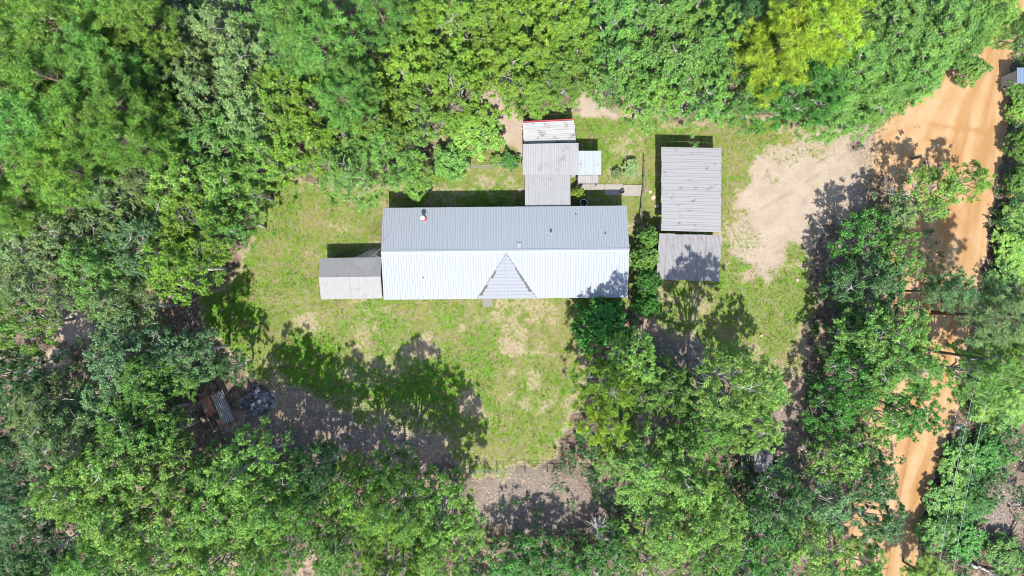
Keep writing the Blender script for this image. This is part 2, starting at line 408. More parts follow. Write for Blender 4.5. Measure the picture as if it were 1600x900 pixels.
def grass_mat():
    m, t, b = new_mat("grass blades"); p = gpos(t)
    lush_lift = N(t, "ShaderNodeAttribute", attribute_name="lush_lift").outputs["Fac"]
    L(t, grass_colour(t, p, lush_lift), b.inputs["Base Color"]); b.inputs["Roughness"].default_value = .7
    b.inputs["Specular IOR Level"].default_value = .2
    return m

def build_grass(n=70000):
    rng = np.random.RandomState(3)
    px = rng.uniform(-20, 1620, n * 5); py = rng.uniform(-20, 920, n * 5)
    c = cover(px, py); k = rng.rand(len(px)) < c['grass'] * (.5 + .5 * c['lush_lift'])
    px, py, lush_lift = px[k][:n], py[k][:n], c['lush_lift'][k][:n]
    n = len(px); x = (px - 800) * MPP; y = (450 - py) * MPP
    B = 3; x = np.repeat(x, B); y = np.repeat(y, B); lush_lift = np.repeat(lush_lift, B); m = n * B
    a = rng.uniform(0, 6.283, m); h = rng.uniform(.05, .12, m) * (1 + .7 * lush_lift); w = rng.uniform(.015, .035, m)
    x = x + rng.normal(0, .05, m); y = y + rng.normal(0, .05, m)
    lean = rng.uniform(.3, 1.1, m) * h; la = rng.uniform(0, 6.283, m)
    v = np.empty((m, 3, 3)); z0 = -.05
    v[:, 0] = np.stack([x - np.cos(a) * w, y - np.sin(a) * w, np.full(m, z0)], -1)
    v[:, 1] = np.stack([x + np.cos(a) * w, y + np.sin(a) * w, np.full(m, z0)], -1)
    v[:, 2] = np.stack([x + np.cos(la) * lean, y + np.sin(la) * lean, z0 + .03 + h], -1)
    me = np_mesh("grass", v.reshape(-1, 3), np.arange(m * 3).reshape(-1, 3), grass_mat(), False, {'lush_lift': ('FLOAT', np.repeat(lush_lift, 3))})
    tag(inst("grass", me), "thin patchy lawn grass around the house and carport", None, None, 'stuff')

# ------------------------------------------------------------------ leaves, needles
def leaf_quads(c, nrm, length, width, rng):
    """folded rhombic leaves: c centres, nrm normals"""
    n = len(c); t = rng.normal(size=(n, 3)); t -= nrm * (t * nrm).sum(1, keepdims=True)
    t /= np.linalg.norm(t, axis=1, keepdims=True) + 1e-9; s = np.cross(nrm, t)
    L_ = length[:, None]; W_ = width[:, None]; fold = nrm * W_ * .25
    v = np.stack([c - t * L_ * .5, c + s * W_ * .5 + fold - t * L_ * .08, c + t * L_ * .5, c - s * W_ * .5 + fold - t * L_ * .08], 1)
    b = np.arange(n)[:, None] * 4
    f = np.concatenate([b + np.array([0, 1, 2]), b + np.array([0, 2, 3])], 0)
    return v.reshape(-1, 3), f
def unit(a): return a / (np.linalg.norm(a, axis=-1, keepdims=True) + 1e-9)

def sprays(centres, outs, rng, twigs, per, length, lsize, upb=.55, flat=.6):
    """leafy twigs radiating from each clump centre"""
    n = len(centres)
    d = rng.normal(size=(n, twigs, 3)); d[..., 2] = d[..., 2] * flat + .18
    d = unit(unit(d) + outs[:, None] * .55)
    ln = length[:, None, None] * rng.uniform(.55, 1.25, (n, twigs, 1))
    t = np.sqrt(rng.uniform(.02, 1.0, (n, twigs, per)))[..., None]
    p = centres[:, None, None] + d[:, :, None] * (ln[..., None] * t) + rng.normal(0, 1, (n, twigs, per, 3)) * (.03 + .08 * length[:, None, None, None])
    p[..., 2] -= (t[..., 0] ** 2) * ln * .18
    nr = unit(rng.normal(size=p.shape) * .62 + np.array([0, 0, upb]) + d[:, :, None] * .25)
    ct = rng.rand(n)[:, None, None]; tt = rng.rand(n, twigs)[..., None]
    tone = np.clip(.30 * ct + .3 * tt + .4 * rng.rand(n, twigs, per), 0, 1)
    p = p.reshape(-1, 3); nr = nr.reshape(-1, 3); m = len(p)
    ls = lsize * rng.uniform(.7, 1.35, m)
    v, f = leaf_quads(p, nr, ls, ls * rng.uniform(.5, .75, m), rng)
    return v, f, np.repeat(tone.ravel(), 4)

def limb(mb, a, b, r0, r1, rng, sag=.15, n=4, sides=5):
    a, b = np.array(a, float), np.array(b, float); d = np.linalg.norm(b - a)
    pts = []
    for i in range(n + 1):
        t = i / n; p = a + (b - a) * t
        p = p + np.array([0, 0, sag * d * math.sin(math.pi * t)]) + (rng.normal(0, .05 * d, 3) if 0 < i < n else 0)
        pts.append(p)
    mb.tube(pts, [r0 + (r1 - r0) * (i / n) ** .8 for i in range(n + 1)], sides, False)
    return pts

def gen_broad(name, seed, Rc, H, lobes, cl_per, twigs, per, lsize, low=.36, sparse=0.0, cls=1.0, dome=.75):
    rng = np.random.RandomState(seed); mb = MB()
    fork = H * low * .8
    mb.tube([(0, 0, -.3), (rng.normal(0, .1), rng.normal(0, .1), fork * .5), (rng.normal(0, .15), rng.normal(0, .15), fork)],
            [Rc * .055, Rc * .045, Rc * .04], 8)
    cs, os_, ls = [], [], []
    a0 = rng.uniform(0, 6.28)
    L_ = [(a0 + 6.283 * i / lobes + rng.normal(0, .25), rng.uniform(.38, .78), rng.uniform(.52, .80)) for i in range(lobes)] + [(rng.uniform(0, 6.28), rng.uniform(0, .2), .86)]
    if lobes > 5: L_ += [(rng.uniform(0, 6.28), rng.uniform(.25, .4), rng.uniform(.7, .82)) for _ in range(2)]
    for az, dist, hz in L_:
        c = np.array([math.cos(az) * dist * Rc, math.sin(az) * dist * Rc, hz * H])
        lr = Rc * rng.uniform(.26, .44)
        pts = limb(mb, (0, 0, fork * .95), c - np.array([0, 0, .35 * lr]), Rc * .032, Rc * .012, rng, .1)
        for k in range(cl_per):
            d = unit(rng.normal(size=3)); d[2] = abs(d[2]) * .9 - .25; d = unit(d)
            q = c + d * lr * np.array([1, 1, .62]) * rng.uniform(.45, 1.0)
            if rng.rand() < sparse: 
                limb(mb, c, q, Rc * .009, Rc * .002, rng, .05, 3, 4); continue
            cs.append(q); os_.append(d); ls.append(Rc * rng.uniform(.075, .15) * cls)
            if rng.rand() < .6: limb(mb, pts[3] if rng.rand() < .5 else c, q - np.array([0, 0, .25 * lr]), Rc * .008, Rc * .003, rng, .02, 3, 4)
    ph = rng.uniform(0, 6.28, 4)
    for k in range(int(lobes * cl_per * dome)):          # leaf clumps over the bumpy dome of the crown
        d = unit(rng.normal(size=3)); d[2] = abs(d[2]); az = math.atan2(d[1], d[0])
        f = 1 + .13 * math.sin(3 * az + ph[0]) + .10 * math.sin(5 * az + ph[1]) + .10 * math.sin(7 * d[2] + ph[2])
        q = np.array([d[0] * Rc * .86 * f, d[1] * Rc * .86 * f, H * (low + .12) + d[2] * H * (.84 - low) * (.9 + .1 * f)]) * np.array([1, 1, 1.]) + rng.normal(0, .05 * Rc, 3)
        cs.append(q); os_.append(d); ls.append(Rc * rng.uniform(.08, .14) * cls)
    cs = np.array(cs); os_ = np.array(os_); ls = np.array(ls)
    v, f, tone = sprays(cs, os_, rng, twigs, per, ls, lsize)
    crown = np_mesh(name + " crown", v, f, M['leaf'], False, {'tone': ('FLOAT', tone)})
    return dict(trunk=mb.mesh(name + " trunk", M['bark'], True), crown=crown, R=Rc, H=H, zc=.68)

def needles(cent, dirs, rng, per, length, width):
    """each puff: long needles fanning up and out from a twig tip"""
    n = len(cent)
    d = unit(unit(rng.normal(size=(n, per, 3))) + dirs[:, None] * .35 + np.array([0, 0, .3]))
    size = rng.uniform(.75, 1.25, (n, 1, 1))
    ln = length * size * rng.uniform(.55, 1.1, (n, per, 1)); p0 = cent[:, None] + rng.normal(0, .04, (n, per, 3))
    s = unit(np.cross(d, rng.normal(size=(n, per, 3)))) * width
    tip = p0 + d * ln; tip[..., 2] -= .04
    v = np.stack([p0 - s * .4 + d * .02, p0 + s * .4 + d * .02, p0 + d * ln * .6 + s * .9, tip], 2).reshape(-1, 3)
    m = n * per; b = np.arange(m)[:, None] * 4
    f = np.concatenate([b + np.array([0, 1, 2]), b + np.array([0, 2, 3])], 0)
    tone = np.clip(.45 * rng.rand(n)[:, None] + .55 * rng.rand(n, per), 0, 1)
    return v, f, np.repeat(tone.ravel(), 4)

def gen_pine(name, seed, Rc, H, nbr, per):
    rng = np.random.RandomState(seed); mb = MB()
    tx, ty = rng.normal(0, .25, 2)
    mb.tube([(0, 0, -.3), (tx * .4, ty * .4, H * .5), (tx, ty, H * .97)], [.2, .15, .03], 8)
    cen, dr = [], []
    for i in range(nbr):
        h = rng.uniform(0, 1) ** .8; z = H * (.52 + .46 * h)
        prof = math.sqrt(max(0, 1 - ((h - .25) / .80) ** 2)) if h > .25 else .75 + h
        ln = Rc * prof * rng.uniform(.65, 1.1) + .15
        az = rng.uniform(0, 6.283); up = rng.uniform(.0, .35) + h * .35
        d = np.array([math.cos(az), math.sin(az), up])
        a = np.array([tx * z / H, ty * z / H, z]); b = a + d * ln
        limb(mb, a, b - np.array([0, 0, .12]), .04, .012, rng, .0, 3, 4)
        nt_ = max(2, int(ln * 2.9))
        for k in range(nt_):
            t = .35 + .65 * (k + rng.rand()) / nt_
            side = rng.normal(0, 1, 3); side[2] *= .35
            q = a + (b - a) * t + side * (.12 + .2 * (1 - abs(t - .7))) * ln * .36 + np.array([0, 0, .1])
            cen.append(q); dr.append(unit(d * .5 + unit(side) * .5 + np.array([0, 0, .55])))
    for k in range(8):
        cen.append(np.array([tx, ty, H]) + rng.normal(0, .25, 3)); dr.append(np.array([0, 0, 1.]))
    v, f, tone = needles(np.array(cen), np.array(dr), rng, per, .46, .030)
    crown = np_mesh(name + " crown", v, f, M['needle'], False, {'tone': ('FLOAT', tone)})
    return dict(trunk=mb.mesh(name + " trunk", M['bark_pine'], True), crown=crown, R=Rc, H=H, zc=.80)

def gen_dead(name, seed, Rc, H):
    rng = np.random.RandomState(seed); mb = MB()
    mb.tube([(0, 0, -.3), (.1, .05, H * .45), (0, .1, H * .8)], [.11, .09, .05], 7)
    for i in range(22):
        az = rng.uniform(0, 6.28); z = H * rng.uniform(.4, .8); ln = Rc * rng.uniform(.5, 1)
        b = np.array([math.cos(az) * ln, math.sin(az) * ln, z + rng.uniform(.1, .5) * ln])
        pts = limb(mb, (0, .05, z), b, .04, .015, rng, .08, 4, 5)
        for k in range(4):
            q = pts[rng.randint(1, 5)]
            limb(mb, q, q + rng.normal(0, .35, 3) * Rc * .5 + np.array([0, 0, .15]), .018, .006, rng, .05, 3, 4)
    return mb.mesh(name, M['dead'], True)

build_ground()
build_grass()

# ------------------------------------------------------------------ the house
def slope_panels(roof, mat, x0, x1, ya, za, yb, zb, n, pitch=.229, h=.044, rw=.045, name="roof_panel", rng=random.Random(5), gap=.004, proud=.012):
    """n ribbed sheets side by side along x, ribs running from (ya,za) at the ridge to (yb,zb) at the eave"""
    w = (x1 - x0) / n; v = Vector((0, yb - ya, zb - za)); ln = v.length; v.normalize()
    nr = Vector((1, 0, 0)).cross(v); nr = nr if nr.z > 0 else -nr
    for i in range(n):
        mb = MB(); j = rng.uniform(-.006, .006)
        mb.ribbed(Vector((x0 + i * w + gap / 2, ya, za)) + nr * (proud + (i % 2) * .003) + v * 0, (1, 0, 0), v, nr, w - gap, ln + .05 + j, pitch, h, rw)
        mb.build(name, mat, roof)

def house():
    ez, rz = 2.9, 3.95
    x0, y0 = P(599, 465.5, ez); x1, y1 = P(980, 324, ez)
    cx, cy = (x0 + x1) / 2, (y0 + y1) / 2; hl, hd = (x1 - x0) / 2, (y1 - y0) / 2
    t = empty("house", (cx, cy, 0), R(.55)); tag(t, "long single storey house with ribbed silver metal gable roof on the lawn", "house")
    ry = .10                                            # ridge sits a touch north of the middle
    mb = MB(); iw = .28
    mb.box((0, 0, 1.5), (2 * (hl - iw), 2 * (hd - iw), 2.5)); w = mb.build("wall", M['siding'], t)
    for s in (-1, 1):
        xx = s * (hl - iw - .001); g = MB()
        g.add([(xx, -hd + iw, 2.75), (xx, hd - iw, 2.75), (xx, ry, 3.85)], [(0, 1, 2)])
        g.build("gable_end", M['siding'], t)
    mb = MB(); mb.box((0, 0, .12), (2 * (hl - iw) - .06, 2 * (hd - iw) - .06, .36)); mb.build("skirting", M['skirt'], t)
    # roof deck
    mb = MB()
    mb.prism([(-hl, -hd, ez), (hl, -hd, ez), (hl, ry, rz), (-hl, ry, rz)], .1)
    mb.prism([(-hl, ry, rz), (hl, ry, rz), (hl, hd, ez), (-hl, hd, ez)], .1)
    roof = mb.build("roof", M['shed'], t)
    slope_panels(roof, M['roof'], -hl, hl, ry, rz, -hd, ez, 24)
    slope_panels(roof, M['roof'], -hl, hl, ry, rz, hd, ez, 24)
    mb = MB(); mb.prism([(-hl - .02, ry - .16, rz + .01), (hl + .02, ry - .16, rz + .01), (hl + .02, ry, rz + .055), (-hl - .02, ry, rz + .055)], .02)
    mb.prism([(-hl - .02, ry, rz + .055), (hl + .02, ry, rz + .055), (hl + .02, ry + .16, rz + .01), (-hl - .02, ry + .16, rz + .01)], .02)
    mb.build("ridge_cap", M['roof'], roof)
    # porch cross gable
    gx = P(791, 430, 3.8)[0] - cx; hw = 2.68; gz = rz + .02; ya = ry - .25; yb = -hd - .06
    mb = MB()
    k = lambda y: hw * (ya - y) / (ya - yb)             # half width at y
    for s in (-1, 1):
        mb.add([(gx, ya, gz + .02), (gx, yb, gz - .02), (gx + s * hw, yb, ez + .05)], [(0, 1, 2)])
    mb.add([(gx - hw, yb + .05, ez - .02), (gx + hw, yb + .05, ez - .02), (gx, yb + .05, gz - .06)], [(0, 1, 2)])
    pg = mb.build("porch_gable", M['flashing'], t)
    rng = random.Random(11); n = 13; st = (ya - yb) / n
    for s in (-1, 1):
        cut = 0
        for i in range(n):
            yt, yl = ya - i * st, ya - (i + 1) * st + .004
            short = {(-1, 5): .17, (-1, 6): .2, (-1, 9): .22, (-1, 10): .2, (-1, 11): .24, (1, 4): .12, (1, 5): .14, (1, 6): .16, (1, 7): .2, (1, 8): .16, (1, 9): .22, (1, 10): .24}.get((s, i), 0)
            ka, kb = max(.0, k(yt) - short * .9), max(.02, k(yl) - short * 1.3)
            zz = lambda x: gz + .035 + (ez + .085 - gz) * x / hw
            m2 = MB()
            m2.add([(gx, yt, zz(0)), (gx, yl, zz(0)), (gx + s * kb, yl, zz(kb)), (gx + s * ka, yt, zz(ka))], [(0, 1, 2, 3)])
            m2.tube([(gx, yl + .03, zz(0) + .008), (gx + s * kb, yl + .03, zz(kb) + .004)], .011, 4, False)
            m2.build("roof_panel", M['gable'], pg)
    mb = MB(); mb.tube([(gx, ya + .05, gz + .045), (gx, yb - .03, gz + .035)], .06, 6); mb.build("ridge_cap", M['gable'], pg)
    # things through the roof
    def onroof(px, py):
        z = 3.5; x, y = P(px, py, z); x -= cx; y -= cy
        z = rz - (rz - ez) * (abs(y - ry) / (hd - (ry if y > ry else -ry))); return x, y, z
    x, y, z = onroof(662, 340)
    mb = MB(); mb.tube([(x, y, z - .1), (x, y, z + .75)], .09, 12); fl = mb.build("flue", M['steel'], t, True)
    mb = MB(); mb.lathe([(.0, .95), (.2, .86), (.22, .80), (.05, .80)], (x - .02, y + .02, z), 14); mb.build("rain_cap", M['white'], fl, True)
    mb = MB(); mb.lathe([(.28, .06), (.2, .12), (.1, .2)], (x, y, z - .02), 14); mb.build("collar", M['red'], fl, True)
    for px, py, r_, h_ in ((861, 363, .08, .3), (946, 367, .04, .25), (901, 336, .04, .22), (661 - 0, 433, .03, .2)):
        x, y, z = onroof(px, py); mb = MB(); mb.tube([(x, y, z - .1), (x, y, z + h_)], r_, 10); v = mb.build("vent_pipe", M['black'], t, True)
        mb = MB(); mb.lathe([(r_ * 2.2, .03), (r_ * 1.2, .08)], (x, y, z), 10); mb.build("boot", M['roof'], v, True)
    x, y, z = onroof(811, 384); mb = MB(); mb.box((x, y, z + .05), (.32, .4, .1), 0, (-.25, 'X')); mb.build("roof_patch", M['pale_tin'], t)
    # walls' openings
    def window(x, side, wd=.9, hg=1.1):
        yy = side * (hd - iw); mb = MB(); mb.box((x, yy + side * .02, 1.75), (wd + .14, .06, hg + .14)); f = mb.build("window", M['white'], t)
        mb = MB(); mb.box((x, yy + side * .055, 1.75), (wd, .02, hg)); mb.build("pane", M['glass'], f)
    for x in (-8.5, -5, 4.5, 8): window(x, -1)
    for x in (-9, -3, 7.5): window(x, 1)
    mb = MB(); mb.box((gx - .9, -hd + iw - .03, 1.3), (.95, .07, 2.05)); d = mb.build("door", M['white'], t)
    mb = MB(); mb.tube([(gx - .55, -hd + iw - .07, 1.25), (gx - .55, -hd + iw - .12, 1.25)], .03, 8); mb.build("handle", M['steel'], d)
    mb = MB()
    for s in (-1, 1):
        for x in (1, -1): pass
        mb = MB(); mb.tube([(gx + s * 2.4, -hd + .02, 0), (gx + s * 2.4, -hd + .02, 2.85)], .06, 8); mb.build("porch_post", M['white'], t)
    # steps
    sx, sy = P(762, 471)
    st_ = empty("porch_steps", (sx, sy, 0), R(.5)); tag(st_, "short grey wooden steps below the porch gable of the house", "steps")
    for i in range(4):
        m2 = MB(); m2.box((0, .42 - i * .26, .62 - i * .17), (.92, .25, .045)); m2.build("tread", M['wood'], st_)
    for s in (-1, 1):
        m2 = MB(); m2.prism([(s * .4 - .02, .55, .55), (s * .4 + .02, .55, .55), (s * .4 + .02, -.5, .06), (s * .4 - .02, -.5, .06)], .12); m2.build("stringer", M['wood'], st_)
house()

# ------------------------------------------------------------------ sheds, additions, carport
def open_roof(name, label, cat, corners, zs, mat, npan, along, post=True, wall=None, pitch=.3, ribh=.022, trim=None, seed=1, uneven=.012, ragged=0.0, noribs=False):
    """a single-slope sheet roof; corners = photo pixels (tl, tr, br, bl) seen at heights zs; ribs run 'x' or 'y'"""
    q = [Vector((*P(*c, z), z)) for c, z in zip(corners, zs)]
    c = sum(q, Vector()) / 4; t = empty(name, (c.x, c.y, 0)); tag(t, label, cat)
    q = [Vector((p.x - c.x, p.y - c.y, p.z)) for p in q]; tl, tr, br, bl = q
    lerp = lambda a, b, f: a + (b - a) * f
    mb = MB()
    for f in (.04, .36, .66, .96):                        # purlins / rafters under the sheets
        a, b = (lerp(tl, tr, f), lerp(bl, br, f)) if along == 'x' else (lerp(tl, bl, f), lerp(tr, br, f))
        mb.tube([a - Vector((0, 0, .09)), b - Vector((0, 0, .09))], .05, 4)
    rf = mb.build("roof", M['wood'], t)
    rng = random.Random(seed)
    for i in range(npan):
        f0, f1 = i / npan, (i + 1) / npan
        if along == 'y': a, b, c2, d = lerp(tl, tr, f0), lerp(tl, tr, f1), lerp(bl, br, f1), lerp(bl, br, f0)
        else: a, b, c2, d = lerp(tl, bl, f0), lerp(tl, bl, f1), lerp(tr, br, f1), lerp(tr, br, f0)
        v = (d - a); ln = v.length; v.normalize(); u = (b - a); wd = u.length; u.normalize(); n = u.cross(v); n = n if n.z > 0 else -n
        e0, e1 = rng.uniform(-1, 1) * ragged, rng.uniform(-1, 1) * ragged
        m2 = MB()
        m2.ribbed(a - v * (.02 + e0) + n * (rng.uniform(0, uneven) + (i % 2) * .006), (u + n * rng.uniform(-1, 1) * uneven * 2).normalized(), v, n, wd - .008, ln + e0 + e1 + .02, pitch, ribh, .03, rng.uniform(-.01, .02))
        m2.build("roof_panel", mat, rf)
    ins = .25
    if post:
        for f in (0.03, .5, .97):
            for g in (0.03, .97):
                p = lerp(lerp(tl, tr, g), lerp(bl, br, g), f)
                m2 = MB(); m2.tube([(p.x, p.y, -.1), (p.x, p.y, p.z - .1)], .06, 6); m2.build("post", M['wood'], t)
    if wall:
        zmin = min(p.z for p in q) - .14
        w = (tr - tl).length - 2 * ins * .6; d = (tl - bl).length - 2 * ins * .6
        rot = math.atan2((tr - tl).y, (tr - tl).x)
        m2 = MB(); m2.box((0, 0, zmin / 2), (w, d, zmin), rot); m2.build("wall", wall, t)
        m2 = MB(); m2.box((0, 0, .95), (.9, d + .06, 1.9), rot); dd = m2.build("door", M['wood'], t)
    if trim:
        m2 = MB(); a, b = tl + Vector((0, .05, .01)), tr + Vector((0, .05, .01))
        m2.prism([a, b, b + Vector((0, .09, 0)), a + Vector((0, .09, 0))], .16); m2.build("fascia", trim, t)
    return t

# gable-roofed shed at the west end of the house
def west_shed():
    ez, rz = 2.2, 2.85
    x0, ys = P(502, 466, ez); x1, yn = P(597, 403.5, ez); cx, cy = (x0 + x1) / 2, (ys + yn) / 2
    t = empty("garden_shed", (cx, cy, 0), R(.8)); tag(t, "small grey tin shed with gable roof against the west end of house", "shed")
    hl, hd = (x1 - x0) / 2, (yn - ys) / 2; ry = P(550, 432.5, rz)[1] - cy
    mb = MB(); mb.box((0, 0, 1.05), (2 * hl - .3, 2 * hd - .3, 2.1)); mb.build("wall", M['shed'], t)
    mb = MB()
    mb.prism([(-hl, -hd, ez), (hl, -hd, ez), (hl, ry, rz), (-hl, ry, rz)], .06); mb.prism([(-hl, ry, rz), (hl, ry, rz), (hl, hd, ez), (-hl, hd, ez)], .06)
    rf = mb.build("roof", M['wood'], t)
    slope_panels(rf, M['shed'], -hl - .05, hl, ry, rz, -hd, ez, 8, .12, .012, .03, rng=random.Random(2), proud=.014)
    slope_panels(rf, M['shed'], -hl - .05, hl, ry, rz, hd, ez, 8, .12, .012, .03, rng=random.Random(3), proud=.014)
    for s in (-1, 1):
        mb = MB(); mb.add([(s * (hl - .15), -hd + .15, 2.1), (s * (hl - .15), hd - .15, 2.1), (s * (hl - .15), ry, 2.78)], [(0, 1, 2)])
        mb.build("gable_end", M['shed'], t)
    mb = MB(); mb.box((-hl + .14, 0, 1), (.06, .9, 1.9)); mb.build("door", M['wood'], t)
    mb = MB(); mb.box((-.05, (ry - hd) / 2, (ez + rz) / 2 + .035), (.02, (ry + hd), .008), 0, (math.atan2(rz - ez, ry + hd), 'X')); mb.build("seam_strip", M['flashing'], rf)
west_shed()

open_roof("tool_shed", "low chalky white tin shed with red trim behind the house", "shed",
          [(817, 192), (897, 188), (900, 222), (819, 224.5)], (2.55, 2.55, 2.3, 2.3), M['white_tin'], 5, 'x', False, M['siding'], .3, .02, M['red'], 4, .014, .03)
open_roof("rear_addition", "tall grey ribbed tin roof between white shed and covered walkway", "addition",
          [(817, 225.5), (904, 223.5), (904, 273.5), (817, 273)], (2.95, 2.95, 2.8, 2.8), M['grey_tin'], 6, 'y', False, M['siding'], .23, .024, None, 5, .008, .01)
open_roof("covered_walkway", "streaked grey tin roof joining the back of the house to the addition", "walkway",
          [(820, 272), (891, 272), (891.5, 321.5), (820.5, 321.5)], (2.62, 2.62, 2.68, 2.68), M['grey_tin'], 5, 'y', True, None, .23, .024, None, 6, .008, .01)
open_roof("side_porch", "pale blue white tin lean-to beside the rear addition", "porch",
          [(891, 236), (939.5, 236), (939.5, 273), (891, 273.5)], (2.6, 2.5, 2.5, 2.6), M['pale_tin'], 4, 'y', True, None, .23, .02, None, 7, .006, .005)
open_roof("low_awning", "small chalky corrugated awning along the south edge of the pale porch", "awning",
          [(903, 274), (935, 274), (935, 286), (903, 286)], (1.9, 1.9, 1.6, 1.6), M['leanto'], 3, 'y', True, None, .15, .03, None, 8, .01, .02)
open_roof("carport", "long open carport with pale tin roof of crosswise sheets and dark stains", "carport",
          [(1033.5, 229.5), (1127, 231.5), (1126, 363), (1033.5, 360.5)], (2.65, 2.55, 2.5, 2.6), M['carport'], 12, 'x', True, None, .32, .028, None, 9, .010, .035)
open_roof("carport_lean_to", "crooked grey tin lean-to roof at the south end of the carport", "lean-to",
          [(1030, 365), (1128, 369), (1124, 440), (1025.5, 436)], (2.75, 2.65, 2.2, 2.25), M['leanto'], 8, 'y', True, None, .12, .02, None, 10, .018, .05)
open_roof("low_shed", "low dark grey tin roof half hidden under the oak near lower fence", "shed",
          [(1158, 699), (1208, 697), (1208, 738), (1158, 737)], (1.5, 1.5, 1.3, 1.3), M['shade_tin'], 4, 'y', False, M['wood'], .2, .02, None, 12, .01, .02)
open_roof("roadside_shed", "blue grey tin roof cut off by the right edge beside the clay road", "shed",
          [(1589, 106), (1650, 106), (1650, 130), (1589, 130)], (2.3, 2.3, 2.2, 2.2), M['blue'], 5, 'y', False, M['skirt'], .23, .02, None, 13, .004, .0)

# ------------------------------------------------------------------ smaller things
def antenna():
    x, y = P(591, 400, 3.5); t = empty("tv_antenna", (x, y, 0)); tag(t, "old silver rooftop television antenna at the west end of house", "antenna")
    mb = MB(); mb.tube([(0, -.05, 0), (0, -.05, 5.0)], .03, 8); mb.build("mast", M['steel'], t)
    a, b = Vector((-1.35, -1.0, 4.85)), Vector((.95, 1.0, 4.95)); mb = MB(); mb.tube([a, b], .02, 6); bo = mb.build("boom", M['wire'], t)
    d = (b - a).normalized(); s = Vector((-d.y, d.x, 0))
    for i in range(11):
        c = a + (b - a) * (.02 + i * .062); l = .95 - i * .055
        mb = MB(); mb.tube([c - s * l, c + s * l], .014, 5); mb.build("element", M['cable'], bo)
antenna()

def round_bin(px, py, r_, h, mat, name, label, cat, rim=None):
    x, y = P(px, py, h); t = empty(name, (x, y, 0)); tag(t, label, cat)
    mb = MB(); mb.lathe([(.02, .02), (r_ * .92, .02), (r_, h), (r_ * .93, h), (r_ * .86, .08), (.01, .08)], (0, 0, 0), 20); mb.build("drum", mat, t, True)
    mb = MB(); mb.lathe([(r_ * .9, h + .004), (r_ * .9, h + .04), (r_ * 1.06, h + .04), (r_ * 1.06, h - .03)], (0, 0, 0), 20); mb.build("rim", rim or mat, t, True)
round_bin(912, 317, .34, .75, M['black'], "trash_can", "round bin with white rim in the shade behind the house", "bin", M['white'])
round_bin(671, 296, .24, .5, M['black'], "barrel", "black round tub at the shade edge north west of house", "tub")
round_bin(973, 299, .16, .35, M['black'], "plant_pot", "small black pot standing on the concrete walk", "pot")

pth = empty("path", (0, 0, 0)); tag(pth, "concrete walk behind the house", None, None, 'structure')
for (xa, ya, xb, yb) in ((903, 288, 922, 297), (922.5, 288, 944, 297), (944.5, 288, 973, 305), (973.5, 289, 1003, 306)):
    a, b = P(xa, ya), P(xb, yb); mb = MB(); mb.box(((a[0] + b[0]) / 2, (a[1] + b[1]) / 2, .0), (b[0] - a[0], a[1] - b[1], .1 + .01 * random.random())); mb.build("slab", M['concrete'], pth)
for i, (px, py, s_, rz_, lab) in enumerate(((832, 279, .42, .1, "square pale paver on the grass left of the covered walkway"), (1021, 309, .42, .8, "pale diamond paver between the fence and the carport"),
                                (1016, 300, .3, .3, "smallest pale paver touching the end of the concrete walk"), (1026, 322, .36, .5, "orange tinted paver nearest the carport corner"),
                                (812, 298, .34, .7, "yellowish paver at the shade edge beside the covered walkway"), (1003, 336, .3, .2, "tan paver beside the fence line south of the concrete walk"))):
    x, y = P(px, py); mb = MB(); mb.box((x, y, .0), (s_, s_ * .85, .08), rz_); tag(mb.build("paver", M['paver'], None), lab, "paver", "pavers lying in the grass behind the house")

def trailer():
    q = [Vector((*P(*c, .6), .6)) for c in ((310, 625), (346, 609), (367, 656), (335, 671))]
    c = sum(q, Vector()) / 4; ang = math.atan2((q[1] - q[2]).y, (q[1] - q[2]).x) - math.pi / 2
    wd = (q[1] - q[0]).length; ln = (q[2] - q[1]).length
    t = empty("utility_trailer", (c.x, c.y, 0), ang); tag(t, "derelict rusty trailer bed with grey slats left under the trees", "trailer")
    for s in (-1, 1):
        mb = MB(); mb.box((s * (wd / 2 - .04), 0, .58), (.08, ln, .1)); mb.build("side_rail", M['wood'], t)
    for s in (-1, 0, 1):
        mb = MB(); mb.box((0, s * (ln / 2 - .04), .56), (wd - .17, .07, .08)); mb.build("cross_rail", M['rust'], t)
    for i in range(6):
        mb = MB(); mb.box((wd * (.02 + i * .078), -.03 * (i % 3), .625), (.115, ln - .1 - .12 * (i % 2), .03), 0); mb.build("slat", M['slat'], t)
    mb = MB(); mb.box((-wd * .27, ln * .22, .60), (wd * .40, ln * .5, .02), 0, (.02, 'X')); mb.build("rusty_sheet", M['rust'], t)
    mb = MB(); mb.box((-wd * .10, -ln * .37, .585), (wd * .2, ln * .2, .02), .2); mb.build("rusty_sheet", M['rust'], t)
    mb = MB(); mb.tube([(-wd / 2 - .1, -.2, .3), (wd / 2 + .1, -.2, .3)], .04, 6); mb.build("axle", M['rust'], t)
    for s in (-1, 1):
        mb = MB(); mb.tube([(s * (wd / 2 + .06), -.2, .3), (s * (wd / 2 + .24), -.2, .3)], .3, 16); wh = mb.build("wheel", M['rubber'], t)
        mb = MB(); mb.tube([(s * (wd / 2 + .05), -.2, .3), (s * (wd / 2 + .25), -.2, .3)], .16, 12); mb.build("rim", M['rust'], wh)
    mb = MB(); mb.tube([(-.4, ln / 2, .5), (0, ln / 2 + 1.1, .42), (.4, ln / 2, .5)], .04, 5); mb.build("tow_bar", M['rust'], t)
trailer()

